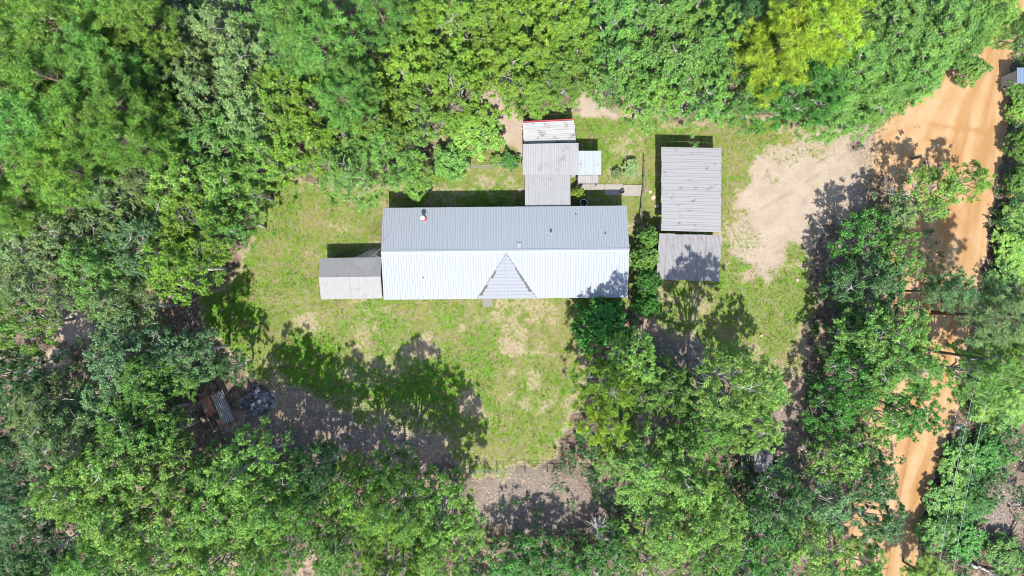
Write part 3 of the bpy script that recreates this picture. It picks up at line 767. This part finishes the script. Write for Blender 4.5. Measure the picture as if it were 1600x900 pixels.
def burn_pile():
    x, y = P(403, 625); t = empty("burn_pile", (x, y, 0)); tag(t, "round heap of grey ash and charred sticks beside the rusty trailer", "ash heap")
    rng = np.random.RandomState(5); n = 40; m = 9; vs, fs = [], []
    for i in range(m):
        for k in range(n):
            r_ = 1.5 * i / (m - 1) * (1 + .15 * math.sin(k * .7) + rng.normal(0, .04)); a = 6.283 * k / n
            vs.append((r_ * math.cos(a), r_ * math.sin(a) * .85, -.03 + .28 * (1 - (i / (m - 1)) ** 2) + rng.normal(0, .035) * (i < m - 1)))
    for i in range(m - 1):
        for k in range(n): fs.append((i * n + k, i * n + (k + 1) % n, (i + 1) * n + (k + 1) % n, (i + 1) * n + k))
    mb = MB(); mb.add(vs, fs); mb.build("ash", M['ash'], t)
    mb = MB()
    for i in range(150):
        a = rng.uniform(0, 6.28); r_ = 1.55 * math.sqrt(rng.rand()); p = Vector((r_ * math.cos(a), .85 * r_ * math.sin(a), .26 * (1 - (r_ / 1.6) ** 2) + .04))
        d = Vector((rng.normal(), rng.normal(), rng.normal() * .25)).normalized() * rng.uniform(.08, .28)
        mb.tube([p - d, p + d], rng.uniform(.015, .04), 4)
    o = mb.build("charred_stick", M['char'], t); o["kind"] = "stuff"
burn_pile()

def fence(pts, label, h=1.15, step=2.4, mat=None):
    w = [Vector((*P(*p), 0)) for p in pts]; t = empty("wire_fence", w[0]); tag(t, label, "fence")
    o = w[0]; posts = []
    for a, b in zip(w, w[1:]):
        n = max(1, round((b - a).length / step))
        posts += [a + (b - a) * (i / n) - o for i in range(n)]
    posts.append(w[-1] - o); rng = random.Random(len(pts) * 7)
    pm = MB(); pm.tube([(0, 0, -.2), (0, 0, h + .08)], .045, 6); pm = pm.mesh("fence post", M['post'])
    for p in posts:
        q = inst("post", pm, t); q.location = p; q.rotation_euler = (rng.uniform(-.06, .06), rng.uniform(-.06, .06), 0)
    for k, zz in enumerate((.15, .45, .75, h)):
        mb = MB(); mb.tube([p + Vector((0, 0, zz)) for p in posts], .012 if k < 3 else .02, 4); mb.build("wire", M['wire'], t)
fence([(560, 730), (690, 734), (820, 733), (960, 732), (1160, 740)], "long wire fence crossing the shaded ground south of the lawn")
fence([(1005, 252), (1003, 300), (998, 350), (994, 430), (992, 545)], "wire fence running down between the house and the carport", 1.1, 1.9)
fence([(676, 266), (735, 263), (815, 258)], "short wire fence across the grass north of the house", 1.0, 2.6)

def utility():
    # two conductors strung from a pole among the roadside trees to the south
    x, y = P(1533, 560, 8.2); t = empty("utility_pole", (x, y, 0)); tag(t, "wooden power pole hidden among the trees east of clay road", "pole")
    mb = MB(); mb.tube([(0, 0, -.5), (0, 0, 9)], [.15, .11], 10); mb.build("shaft", M['post'], t)
    mb = MB(); mb.box((0, 0, 8.3), (1.9, .1, .12), .08); mb.build("crossarm", M['wood'], t)
    for lab, a, b in (("left of two pale power cables hanging over lower right woods", (1526, 600), (1474, 915)), ("right of two pale power cables hanging over lower right woods", (1552, 590), (1498, 915))):
        z = 8.3; pa, pb = Vector((*P(*a, z), z)), Vector((*P(*b, z), z)); d = pb - pa
        pe = pa + d * 1.8; mb = MB()
        mb.tube([pa - d * .12 + (pe - pa + d * .12) * (i / 16) - Vector((0, 0, .9 * math.sin(math.pi * i / 16) * 1.0)) for i in range(17)], .015, 5)
        tag(mb.build("power_cable", M['cable']), lab, "cable", "power cables east of the clay road")
utility()

x, y = P(1498, 667, 1); t = empty("utility_box", (x, y, 0), .2); tag(t, "small pale blue box on a post beside the clay road", "box")
mb = MB(); mb.box((0, 0, .45), (.1, .1, .9)); mb.build("post", M['wood'], t)
mb = MB(); mb.box((0, 0, 1.0), (.55, .3, .24)); mb.tube([(-.275, 0, 1.12), (.275, 0, 1.12)], .148, 12); mb.build("housing", M['box'], t)
mb = MB(); mb.box((-.29, 0, 1.05), (.02, .28, .3)); mb.build("door", M['white'], t)
x, y = P(1577, 306, .9); t = empty("marker_flag", (x, y, 0), .3); tag(t, "bright orange marker flag in the bushes east of the road", "flag")
mb = MB(); mb.tube([(0, 0, 0), (0, 0, 1)], .015, 5); mb.build("stake", M['white'], t)
mb = MB(); mb.prism([(0, -.01, 1), (.62, .12, .93), (.6, -.18, .83), (0, -.2, .8)], .01); mb.build("flag", M['orange'], t)
x, y = P(1435, 245, 1.0); mb = MB(); mb.box((x, y, .6), (.22, .22, 1.3), .3); mb.box((x, y, 1.27), (.3, .3, .06), .3); tag(mb.build("gate_post", M['post']), "dark square post where the sandy yard meets the clay road", "post")
x, y = P(1291, 180, 1.0); mb = MB(); mb.tube([(x, y, -.1), (x + .05, y, 1.6)], [.13, .1], 8); tag(mb.build("old_post", M['post']), "dark weathered post under the trees at the yard's north edge", "post")

rng = np.random.RandomState(21)
mb = MB(); a = (*P(1505, 877), .25); b = (*P(1580, 905), .2); limb(mb, a, b, .16, .1, rng, .02, 5, 8); tag(mb.build("fallen_log", M['dead'], None, True), "pale fallen log lying in undergrowth at the lower right corner", "log")
mb = MB(); a = (*P(1575, 790), .2); b = (*P(1592, 888), .2); limb(mb, a, b, .13, .09, rng, .0, 5, 8); tag(mb.build("fallen_log", M['bark_pine'], None, True), "dark fallen trunk on bare soil near the right edge", "log")
for (px, py, sc, rz_, lab) in ((703, 236, 1.6, .4, "bleached brush pile beside the saplings north of the lawn"), (1408, 300, 2.2, 2.2, "silver dead branches poking from trees beside the sandy yard")):
    x, y = P(px, py, .6); mb = MB()
    for i in range(34):
        a = rz_ + rng.normal(0, .7); p = np.array([x, y, .15 + .35 * rng.rand()]) + np.append(rng.normal(0, .25, 2) * sc, 0)
        d = np.array([math.cos(a), math.sin(a), rng.normal(0, .15)]) * sc * rng.uniform(.3, .8)
        limb(mb, p - d * .5, p + d * .5, .035, .01, rng, .08, 3, 4)
    tag(mb.build("brush_pile", M['dead'], None, True), lab, "brush pile")

for px, py, s_, lab in ((1246, 437, .17, "pale stone in the grass near the lawn's east edge"), (1189, 524, .14, "pale stone in the middle of the lawn south of carport")):
    x, y = P(px, py); mb = MB(); rr = random.Random(px)
    mb.lathe([(.01, .16), (s_ * .5, .14), (s_ * .95, .06), (s_, -.06)], (x, y, 0), 9); mb.v = [(a + rr.uniform(-.05, .05), b + rr.uniform(-.05, .05), c) for a, b, c in mb.v]
    tag(mb.build("stone", M['paver']), lab, "stone", "pale stones on the east lawn")

# ------------------------------------------------------------------ trees
OAK = [gen_broad("oak %d" % i, 100 + i, 4.3, 13, lo, cl, tw, pe, .158, .36, sp) for i, (lo, cl, tw, pe, sp) in enumerate(
    ((7, 13, 8, 18, .10), (6, 15, 8, 18, .14), (8, 12, 8, 18, .1), (7, 13, 8, 18, .18), (6, 14, 8, 19, .1), (8, 12, 8, 18, .14), (7, 14, 8, 17, .2)))]
PINE = [gen_pine("pine %d" % i, 200 + i, 3.2, 18, 64, 62) for i in range(5)]
CEDAR = [gen_broad("cedar %d" % i, 300 + i, 3.2, 9, 7, 22, 9, 15, .12, .2, .04) for i in range(3)]
THIN = [gen_broad("thin %d" % i, 400 + i, 3.4, 9, 6, 13, 7, 12, .17, .3, .22, 1.15, .3) for i in range(4)]
BUSH = [gen_broad("bush %d" % i, 500 + i, 1.7, 3.4, 6, 12, 7, 12, .15, .15, .03, 1.2) for i in range(4)]
KINDS = {'O': ("oak_tree", OAK, "tree"), 'P': ("pine_tree", PINE, "tree"), 'C': ("cedar_tree", CEDAR, "tree"), 'T': ("thin_tree", THIN, "tree"), 'B': ("shrub", BUSH, "shrub")}
HUE = {'pine': (.128, .25, .042), 'pineb': (.108, .235, .05), 'ypine': (.185, .27, .02), 'yel': (.138, .24, .028), 'gold': (.195, .285, .028), 'grey': (.155, .235, .088),
       'mid': (.118, .24, .05), 'lime': (.150, .27, .05), 'pale': (.185, .315, .074), 'dark': (.060, .14, .044), 'teal': (.108, .205, .088), 'viv': (.055, .175, .026), 'olive': (.140, .25, .042)}  # pale is lime lightened to offset the shaded north sides of southern crowns
exec_rng = random.Random(77)
GROUPS = {'P': "pines in the woods around the house", 'O': "broadleaf trees in the woods around the house", 'C': "fine leaved trees around the yard", 'T': "open crowned trees along the clay road and yard", 'B': "shrubs around the yard and road"}
count = {}
def tree(k, px, py, rpx, h, hue, label):
    name, vs, cat = KINDS[k]; i = count.get(k, 0); count[k] = i + 1
    m = vs[(i * 3 + i // 4) % len(vs)]; zc = m['zc'] * h
    x, y = P(px, py, zc); r_ = rpx * MPP * (CAM_H - zc) / CAM_H * 1.17
    t = empty(name, (x, y, 0), exec_rng.uniform(0, 6.283)); t.scale = (r_ / m['R'], r_ / m['R'], h / m['H'])
    tag(t, label, cat, GROUPS[k])
    def j(c):
        k = exec_rng.uniform(.86, 1.12); return tuple(v * k * exec_rng.uniform(.96, 1.04) for v in c)
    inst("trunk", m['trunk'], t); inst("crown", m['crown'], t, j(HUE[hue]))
TREES = []
#TREES_BEGIN
TREES += [
 # dense pines in the upper left
 ('P', 35, 30, 62, 18, 'pine', "bright pine filling the extreme upper left corner of the photo"),
 ('P', 108, 50, 60, 18, 'pine', "second bright pine from the left along the top edge"),
 ('P', 168, 18, 52, 17, 'pine', "third bright pine from the left along the top edge"),
 ('P', 222, 32, 50, 17, 'olive', "olive tinted pine at top edge beside dark gap"),
 ('P', 28, 112, 60, 18, 'pine', "large pine touching the left edge just below the corner pine"),
 ('P', 98, 130, 56, 19, 'pine', "tall pine in the middle of the upper left pine stand"),
 ('P', 165, 108, 50, 18, 'pineb', "green pine east of the tallest pine in upper left stand"),
 ('P', 205, 172, 50, 18, 'pine', "pine on the east rim of the stand beside grey branches"),
 ('P', 140, 200, 56, 18, 'pine', "round pine in the lower middle of the upper left stand"),
 ('P', 60, 200, 60, 18, 'pineb', "wide pine between left edge and round pine"),
 ('P', 18, 268, 56, 17, 'pine', "pine at the left edge in the lower part of the stand"),
 ('P', 95, 268, 50, 17, 'olive', "olive pine at the southern end of the upper left stand"),
 ('P', 218, 222, 46, 17, 'pine', "puffy pine at the south east corner of the upper left stand"),
 ('P', 18, 318, 40, 16, 'pine', "last pine down the left edge above a dark hollow"),
 ('P', 455, 35, 60, 18, 'pineb', "larger of two green pines at top edge left of centre"),
 ('P', 503, 75, 56, 18, 'pineb', "green pine with brown cones just below the larger top pine"),
 ('P', 548, 120, 34, 16, 'pineb', "narrow pine squeezed between yellow oaks and the cone bearing pine"),
 ('P', 548, 162, 38, 16, 'pineb', "soft green pine lowest of the group left of yellow oaks"),
 ('P', 592, 18, 42, 17, 'pineb', "small pine at the top edge beside bare branches"),
 # grey green and yellow oaks, upper left to centre
 ('O', 290, 92, 58, 13, 'grey', "grey green oak with pale limbs east of the upper left pines"),
 ('O', 352, 52, 54, 13, 'grey', "grey oak near top edge between two pine groups"),
 ('O', 395, 105, 58, 13, 'grey', "silvery twigged oak west of the green pines"),
 ('O', 322, 155, 58, 13, 'grey', "grey oak with a long pale bare limb across it"),
 ('O', 262, 132, 42, 12, 'teal', "bluish oak in the gap east of the pine stand"),
 ('O', 398, 185, 56, 13, 'grey', "pale grey oak above the lawn's north west woods"),
 ('O', 292, 20, 46, 11, 'dark', "dark green oak at top edge between pine stand and grey oak"),
 ('O', 455, 150, 54, 13, 'yel', "yellow green oak directly below the cone bearing pine"),
 ('O', 508, 182, 50, 13, 'yel', "yellow green oak left of the lowest soft pine"),
 ('O', 478, 228, 52, 13, 'yel', "yellow oak above the north west corner of the lawn"),
 ('O', 425, 245, 48, 12, 'lime', "lime oak at the north west rim of the lawn"),
 ('O', 268, 178, 42, 12, 'yel', "small yellow oak against the pine stand's east side"),
 ('O', 345, 225, 58, 13, 'mid', "mid green oak in the woods north west of lawn"),
 ('O', 298, 290, 62, 13, 'lime', "wide lime oak west of the lawn's upper corner"),
 ('O', 372, 292, 46, 12, 'lime', "lime oak overhanging the lawn's western upper edge"),
 ('O', 240, 282, 40, 12, 'grey', "small grey oak below the upper left pine stand"),
 ('O', 172, 300, 50, 12, 'grey', "grey oak south of the olive pine near left side"),
 ('O', 548, 262, 54, 12, 'mid', "green oak overhanging the lawn above the shed"),
 ('O', 602, 236, 52, 12, 'mid', "green oak whose crown hangs toward the house roof corner"),
 ('O', 600, 190, 50, 13, 'yel', "yellow oak north of the house's west half"),
 ('O', 638, 115, 62, 13, 'yel', "biggest yellow oak north of house left of the sand patch"),
 ('O', 702, 58, 58, 13, 'yel', "yellow oak with many white twigs near the top edge centre"),
 ('O', 648, 30, 48, 13, 'yel', "yellow oak at top edge right of the small pine"),
 ('O', 762, 38, 58, 13, 'yel', "yellow oak at top edge just left of the centre"),
 ('O', 825, 50, 56, 13, 'yel', "yellow oak at the top edge above the white shed"),
 ('O', 712, 132, 58, 13, 'yel', "yellow oak shading the sand patch north of house"),
 ('O', 795, 105, 56, 13, 'yel', "yellow oak between the sand patch and white twigged oak"),
 ('O', 655, 185, 46, 12, 'lime', "lime oak above the short fence north of the house"),
 ('O', 868, 18, 46, 13, 'yel', "yellow oak at top edge beside the olive cedars"),
 ('C', 893, 55, 40, 11, 'olive', "olive cedar at the narrow gap near the top centre"),
 ('C', 882, 115, 42, 10, 'olive', "olive cedar with feathery twigs just north of the white shed"),
 ('C', 838, 143, 30, 8, 'olive', "olive cedar overhanging the red trim of the white shed"),
 ('C', 640, 272, 30, 7, 'lime', "feathery bush tree at the corner of lawn and short fence"),
 ('B', 745, 212, 34, 4, 'lime', "round sapling thicket north of the short wire fence"),
 ('B', 705, 252, 24, 3, 'mid', "small sapling at the west end of short wire fence"),
 ('B', 797, 252, 13, 1.2, 'viv', "low bright shrub at the east end of short wire fence"),
 ('B', 775, 252, 9, 1.0, 'mid', "tiny shrub along the middle of the short wire fence"),
 ('B', 903, 302, 9, 1.6, 'gold', "tiny yellow shrub between walkway roof and concrete walk"),
 ('B', 985, 262, 12, 1.0, 'grey', "sprawling dark shrub at the north end of the fence"),
 ('B', 965, 272, 8, .8, 'grey', "greyish low shrub left of the sprawling dark shrub"),
 # upper right woods
 ('O', 962, 40, 54, 12, 'mid', "green oak at the top edge right of the narrow gap"),
 ('O', 1022, 25, 52, 12, 'mid', "green oak at the top edge above the carport"),
 ('O', 972, 108, 54, 12, 'mid', "green oak right of the narrow sandy gap"),
 ('O', 1045, 92, 56, 12, 'mid', "middle green oak in the woods above the carport"),
 ('O', 1015, 150, 46, 11, 'lime', "light green oak overhanging the grass left of carport"),
 ('O', 1088, 148, 52, 11, 'mid', "dark shaded oak directly above the carport roof"),
 ('O', 1112, 60, 52, 12, 'mid', "green oak left of the yellow pines"),
 ('O', 1085, 12, 46, 12, 'lime', "lime oak at top edge left of the yellow pines"),
 ('O', 1150, 155, 44, 10, 'mid', "low green oak at the grass edge right of the carport"),
 ('O', 1160, 30, 40, 12, 'dark', "dark oak at top edge touching the yellow pines"),
 ('P', 1275, 38, 66, 15, 'ypine', "bigger bright yellow pine at the top edge right of centre"),
 ('P', 1208, 88, 58, 14, 'ypine', "smaller bright yellow pine below left of the bigger one"),
 ('O', 1205, 150, 48, 11, 'viv', "vivid green oak below the yellow pines"),
 ('O', 1262, 130, 52, 11, 'viv', "vivid oak between the yellow pines and the sandy yard"),
 ('C', 1330, 95, 56, 9, 'mid', "fine leaved tree right of the bigger yellow pine"),
 ('C', 1378, 40, 58, 10, 'mid', "fine leaved tree at the top edge beyond the yellow pines"),
 ('C', 1425, 95, 56, 9, 'mid', "fine leaved tree in the middle of woods above sandy yard"),
 ('C', 1462, 38, 56, 10, 'mid', "fine leaved tree at top edge left of the clay road"),
 ('C', 1505, 50, 46, 9, 'mid', "fine leaved tree at the clay road's upper bend"),
 ('C', 1298, 168, 44, 8, 'mid', "fine leaved tree beside old post at yard's north edge"),
 ('C', 1358, 155, 46, 8, 'mid', "fine leaved tree hanging over the northern yard sand"),
 ('C', 1402, 132, 40, 7, 'mid', "low fine leaved tree nearest the clay at yard's north side"),
 ('C', 1545, 15, 42, 8, 'lime', "light tree at top edge left of the road"),
 ('B', 1520, 108, 20, 3, 'mid', "shrub standing alone on clay at the road's upper bend"),
 ('C', 1597, 45, 26, 6, 'mid', "tree cut by the right edge above the blue grey roof"),
 # left middle woods
 ('O', 42, 388, 62, 13, 'grey', "large grey green oak at the left edge below dark hollow"),
 ('O', 112, 372, 52, 13, 'grey', "grey oak right of the large left edge oak"),
 ('O', 162, 425, 56, 13, 'mid', "mid green oak in the left woods level with house ridge"),
 ('O', 66, 448, 52, 13, 'grey', "broad grey oak above the sandy clearing at left"),
 ('O', 15, 505, 46, 12, 'lime', "lime oak at left edge beside the sandy clearing"),
 ('O', 198, 480, 46, 12, 'grey', "grey oak right of the sandy clearing"),
 ('O', 228, 385, 48, 13, 'teal', "bluish oak in the left woods beside wide lime oak"),
 ('O', 282, 415, 52, 13, 'yel', "yellowish oak at the west rim of lawn shade"),
 ('O', 312, 352, 54, 13, 'yel', "yellow green oak west of the lawn level with the house"),
 ('O', 358, 342, 44, 12, 'mid', "oak with dark heart at the lawn's west edge"),
 ('O', 205, 562, 58, 13, 'teal', "bluish green oak south east of the sandy clearing"),
 ('O', 246, 588, 46, 13, 'mid', "mid green oak north west of the rusty trailer"),
 ('O', 300, 552, 42, 11, 'teal', "bluish oak at the lawn shade north of the trailer"),
 ('O', 172, 628, 48, 10, 'teal', "blue green oak south of the sandy clearing"),
 ('O', 72, 640, 50, 12, 'grey', "grey oak left of the lower woods near left side"),
 ('O', 362, 572, 26, 7, 'dark', "low dark oak beside the ash heap"),
 ('O', 105, 690, 54, 13, 'grey', "silvery oak on the west flank of the lower left woods"),
 ('O', 215, 660, 56, 13, 'mid', "green oak west of the rusty trailer"),
 ('O', 252, 682, 38, 10, 'mid', "green oak touching the rusty trailer's west corner"),
 # lower left woods
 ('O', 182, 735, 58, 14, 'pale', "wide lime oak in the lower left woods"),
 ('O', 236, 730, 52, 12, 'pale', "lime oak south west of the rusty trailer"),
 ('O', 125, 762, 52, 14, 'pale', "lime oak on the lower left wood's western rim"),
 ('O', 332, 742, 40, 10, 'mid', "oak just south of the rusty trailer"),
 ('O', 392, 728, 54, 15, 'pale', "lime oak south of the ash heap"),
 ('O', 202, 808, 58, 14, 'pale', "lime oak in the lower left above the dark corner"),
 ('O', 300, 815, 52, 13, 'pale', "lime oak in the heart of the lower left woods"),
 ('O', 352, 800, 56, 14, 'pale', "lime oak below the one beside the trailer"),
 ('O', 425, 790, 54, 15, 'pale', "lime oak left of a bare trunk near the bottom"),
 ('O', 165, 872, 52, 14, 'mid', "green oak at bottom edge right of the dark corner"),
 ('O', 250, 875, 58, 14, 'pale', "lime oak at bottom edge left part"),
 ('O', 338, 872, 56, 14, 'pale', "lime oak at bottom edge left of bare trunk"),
 ('O', 420, 865, 42, 13, 'mid', "oak at bottom edge beside the bare orange soil"),
 ('T', 500, 738, 46, 14, 'dark', "dark green oak at the shaded south west lawn edge"),
 ('O', 470, 790, 42, 14, 'mid', "mid oak between lime oaks and dark green oak"),
 ('T', 555, 775, 50, 15, 'lime', "lime oak west of the lower fence"),
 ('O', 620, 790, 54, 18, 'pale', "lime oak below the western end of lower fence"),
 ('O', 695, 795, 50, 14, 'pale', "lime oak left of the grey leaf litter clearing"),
 ('O', 535, 850, 54, 13, 'mid', "oak at bottom edge right of the bare orange soil"),
 ('O', 615, 870, 56, 14, 'yel', "yellow green oak at bottom edge left of centre"),
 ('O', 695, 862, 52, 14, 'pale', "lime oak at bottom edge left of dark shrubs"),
 ('T', 605, 730, 38, 13, 'mid', "low oak at the south edge of lawn shade"),
 ('O', 20, 690, 48, 11, 'dark', "dark oak at left edge in lower woods"),
 ('O', 18, 790, 48, 11, 'teal', "bluish dark oak at left edge near lower corner"),
 ('O', 60, 868, 50, 10, 'dark', "dark oak in the lower left corner"),
 ('P', 45, 900, 26, 9, 'viv', "small vivid pine top at bottom edge lower left corner"),
 ('O', 20, 590, 44, 11, 'dark', "dark oak at left edge below the clearing"),
 # bottom centre
 ('T', 800, 885, 42, 6, 'viv', "vivid dark thicket tree left of the dead grey tree"),
 ('T', 862, 885, 42, 6, 'viv', "thicket tree at bottom edge below the leaf litter clearing"),
 ('T', 915, 890, 38, 5, 'viv', "thicket tree directly below the dead grey tree"),
 ('T', 965, 862, 38, 6, 'viv', "thicket tree right of the dead grey tree"),
 ('T', 1020, 885, 42, 6, 'lime', "light thicket tree at bottom edge right of dead tree"),
 # south east of the lawn
 ('O', 952, 602, 46, 14.6, 'yel', "yellow oak with bare white twigs on its lawn side"),
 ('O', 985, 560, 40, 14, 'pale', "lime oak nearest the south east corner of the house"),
 ('O', 948, 662, 44, 12, 'gold', "golden oak below the white twigged yellow oak"),
 ('O', 1035, 608, 44, 11, 'mid', "darker oak right of the yellow oak"),
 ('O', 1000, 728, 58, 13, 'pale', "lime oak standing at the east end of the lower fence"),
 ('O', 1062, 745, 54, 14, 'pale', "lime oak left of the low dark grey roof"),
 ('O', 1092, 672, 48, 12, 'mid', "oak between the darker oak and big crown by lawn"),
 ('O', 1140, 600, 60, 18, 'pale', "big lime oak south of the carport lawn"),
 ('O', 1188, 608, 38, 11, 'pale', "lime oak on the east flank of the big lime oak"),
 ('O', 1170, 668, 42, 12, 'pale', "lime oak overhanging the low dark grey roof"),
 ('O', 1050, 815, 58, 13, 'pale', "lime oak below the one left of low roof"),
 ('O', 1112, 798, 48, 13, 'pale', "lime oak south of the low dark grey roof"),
 ('O', 1112, 868, 42, 9, 'mid', "oak at bottom edge below centre right lime oaks"),
 ('B', 938, 506, 39, 5, 'viv', "round vivid green bush off the south east corner of house"),
 ('B', 1012, 372, 15, 3.5, 'mid', "top shrub of the hedge column beside the carport lean-to"),
 ('B', 1008, 402, 19, 3.5, 'mid', "middle shrub of the hedge column beside the lean-to"),
 ('B', 1012, 438, 20, 3.5, 'viv', "lowest shrub of the hedge column beside the lean-to"),
 ('B', 1010, 478, 18, 3, 'viv', "shrub in the shade just south of hedge column"),
 # along the clay road
 ('T', 1350, 372, 44, 7, 'viv', "vivid tree at the east edge of the sandy yard"),
 ('T', 1398, 338, 34, 7, 'grey', "grey sparse tree with bare twigs beside the sandy yard"),
 ('T', 1462, 298, 40, 8, 'lime', "bright open tree leaning over the clay road"),
 ('T', 1520, 284, 28, 7, 'lime', "thin bright branches reaching across the clay road"),
 ('T', 1320, 448, 30, 6, 'dark', "dark tree at the lawn's east edge near yard sand"),
 ('O', 1365, 445, 50, 9, 'dark', "dark oak between the lawn and the clay road"),
 ('T', 1402, 402, 36, 8, 'mid', "loose tree on the west bank of the road"),
 ('P', 1490, 455, 30, 10, 'teal', "dark bluish pine standing over the clay road"),
 ('O', 1390, 525, 56, 11, 'mid', "green oak west of the road below the dark oak"),
 ('T', 1334, 520, 40, 7, 'dark', "dark tree bordering the lawn's lower east side"),
 ('P', 1574, 495, 50, 12, 'grey', "wide bluish pine on the road's east side"),
 ('O', 1418, 572, 52, 11, 'mid', "green oak with crown across the clay road"),
 ('O', 1536, 585, 48, 11, 'mid', "green oak on the east side below wide bluish pine"),
 ('T', 1345, 580, 48, 8, 'viv', "vivid tree beside the grey litter strip"),
 ('T', 1424, 642, 44, 8, 'viv', "vivid branches hanging over the narrowing road"),
 ('T', 1305, 640, 40, 8, 'viv', "dark vivid tree on the litter strip's east side"),
 ('T', 1385, 650, 40, 8, 'mid', "loose tree west of the narrowing road"),
 ('T', 1315, 710, 46, 8, 'mid', "loose tree in the woods right of low dark roof"),
 ('T', 1365, 745, 44, 8, 'dark', "dark thin tree over the clay spill"),
 ('T', 1215, 785, 50, 11, 'dark', "dark tree right below the low dark grey roof"),
 ('T', 1290, 790, 46, 8, 'teal', "bluish tree in the lower right woods"),
 ('T', 1200, 840, 48, 7, 'viv', "vivid tree at bottom edge right of the lime oaks"),
 ('T', 1265, 855, 50, 8, 'lime', "light tree in the lower right woods near bottom edge"),
 ('T', 1375, 820, 44, 7, 'dark', "dark thin tree shading the lower clay road"),
 ('P', 1452, 905, 32, 5, 'olive', "yellowish pine top at bottom edge where the road ends"),
 ('T', 1345, 885, 40, 7, 'lime', "light tree at bottom edge left of the road"),
 ('T', 1170, 895, 40, 6, 'viv', "low vivid tree at bottom edge below the lime oaks"),
 ('C', 1578, 560, 40, 8, 'lime', "light tree near the right edge below wide bluish pine"),
 ('B', 1594, 172, 18, 1.7, 'olive', "reddish olive shrub by the road below the blue roof"),
 ('B', 1592, 138, 16, 2, 'mid', "shrub at right edge touching the blue grey roof"),
 ('B', 1600, 225, 20, 3, 'mid', "shrub at right edge opposite the bright open tree"),
 ('B', 1600, 280, 20, 3, 'mid', "shrub at right edge just above the orange flag"),
 ('B', 1592, 338, 24, 1.7, 'lime', "shrub just below the orange flag"),
 ('B', 1588, 385, 28, 1.7, 'lime', "broad shrub on the east bank of road"),
 ('B', 1580, 428, 26, 1.7, 'lime', "shrub above the wide bluish pine"),
 ('B', 1540, 628, 32, 1.7, 'lime', "shrub on the east bank north of the pale blue box"),
 ('B', 1570, 640, 34, 1.7, 'lime', "shrub near right edge level with the pale blue box"),
 ('B', 1506, 728, 30, 1.7, 'mid', "shrub on the east bank below the pale blue box"),
 ('B', 1545, 715, 30, 1.7, 'viv', "shrub under the right power cable"),
 ('B', 1480, 780, 30, 1.7, 'mid', "shrub on the east bank of the narrow road"),
 ('B', 1520, 790, 28, 1.7, 'viv', "shrub between the two power cables"),
 ('B', 1465, 835, 28, 1.7, 'mid', "shrub on the east bank near the bottom"),
 ('B', 1510, 850, 28, 1.7, 'viv', "shrub beside the pale fallen log"),
 ('B', 1570, 870, 28, 2.0, 'mid', "shrub near the lower right corner"),
]
#TREES_END
for a in TREES: tree(*a)

x, y = P(935, 830, 3.5); t = empty("dead_tree", (x, y, 0)); tag(t, "bleached leafless dead tree at the bottom centre among green thicket", "tree")
inst("trunk", gen_dead("dead tree", 31, 1.6, 4.2), t)

# ------------------------------------------------------------------ undergrowth and litter on the forest floor
def undergrowth(n=6500):
    rng = np.random.RandomState(9); px = rng.uniform(-40, 1640, n * 6); py = rng.uniform(-40, 940, n * 6)
    c = cover(px, py); f = c['forest'] * (1 - c['litter'] * .85) * ss(fbm(px, py, .013, 3), .30, .52)
    f = f * (1 - ss(ell(px, py, 365, 638, 85, 55), -10, 10)); k = rng.rand(len(px)) < f * .8
    px, py = px[k][:n], py[k][:n]; n = len(px)
    cen = np.stack([(px - 800) * MPP, (450 - py) * MPP, rng.uniform(.15, 1.8, n)], -1)
    v, fa, tone = sprays(cen, np.tile([0, 0, 1.], (n, 1)), rng, 6, 8, rng.uniform(.35, .9, n), .19)
    o = inst("undergrowth", np_mesh("undergrowth", v, fa, M['leaf'], False, {'tone': ('FLOAT', tone)}), None, (.045, .115, .03))
    tag(o, "low leafy undergrowth on the forest floor", None, None, 'stuff')
undergrowth()
def litter(n=45000):
    rng = np.random.RandomState(19); px = rng.uniform(-20, 1620, n * 4); py = rng.uniform(-20, 920, n * 4)
    c = cover(px, py); k = rng.rand(len(px)) < np.maximum(c['litter'], c['forest'] * .35) * (1 - c['clay'] * .9)
    px, py = px[k][:n], py[k][:n]; n = len(px)
    cen = np.stack([(px - 800) * MPP, (450 - py) * MPP, rng.uniform(.0, .05, n)], -1)
    nr = unit(rng.normal(size=(n, 3)) * .4 + np.array([0, 0, 1.]))
    v, f = leaf_quads(cen, nr, rng.uniform(.08, .2, n), rng.uniform(.03, .09, n), rng)
    o = inst("leaf_litter", np_mesh("leaf litter", v, f, litter_mat(), False, {'tone': ('FLOAT', np.repeat(rng.rand(n), 4))}))
    tag(o, "fallen leaves and twigs on the forest floor", None, None, 'stuff')
def litter_mat():
    m, t, b = new_mat("fallen leaves"); tone = N(t, "ShaderNodeAttribute", attribute_name="tone").outputs["Fac"]
    L(t, ramp(t, tone, [(0, (.07, .05, .035)), (.4, (.20, .14, .09)), (.75, (.36, .29, .22)), (1, (.5, .46, .42))]), b.inputs["Base Color"]); b.inputs["Roughness"].default_value = .8
    return m
litter()
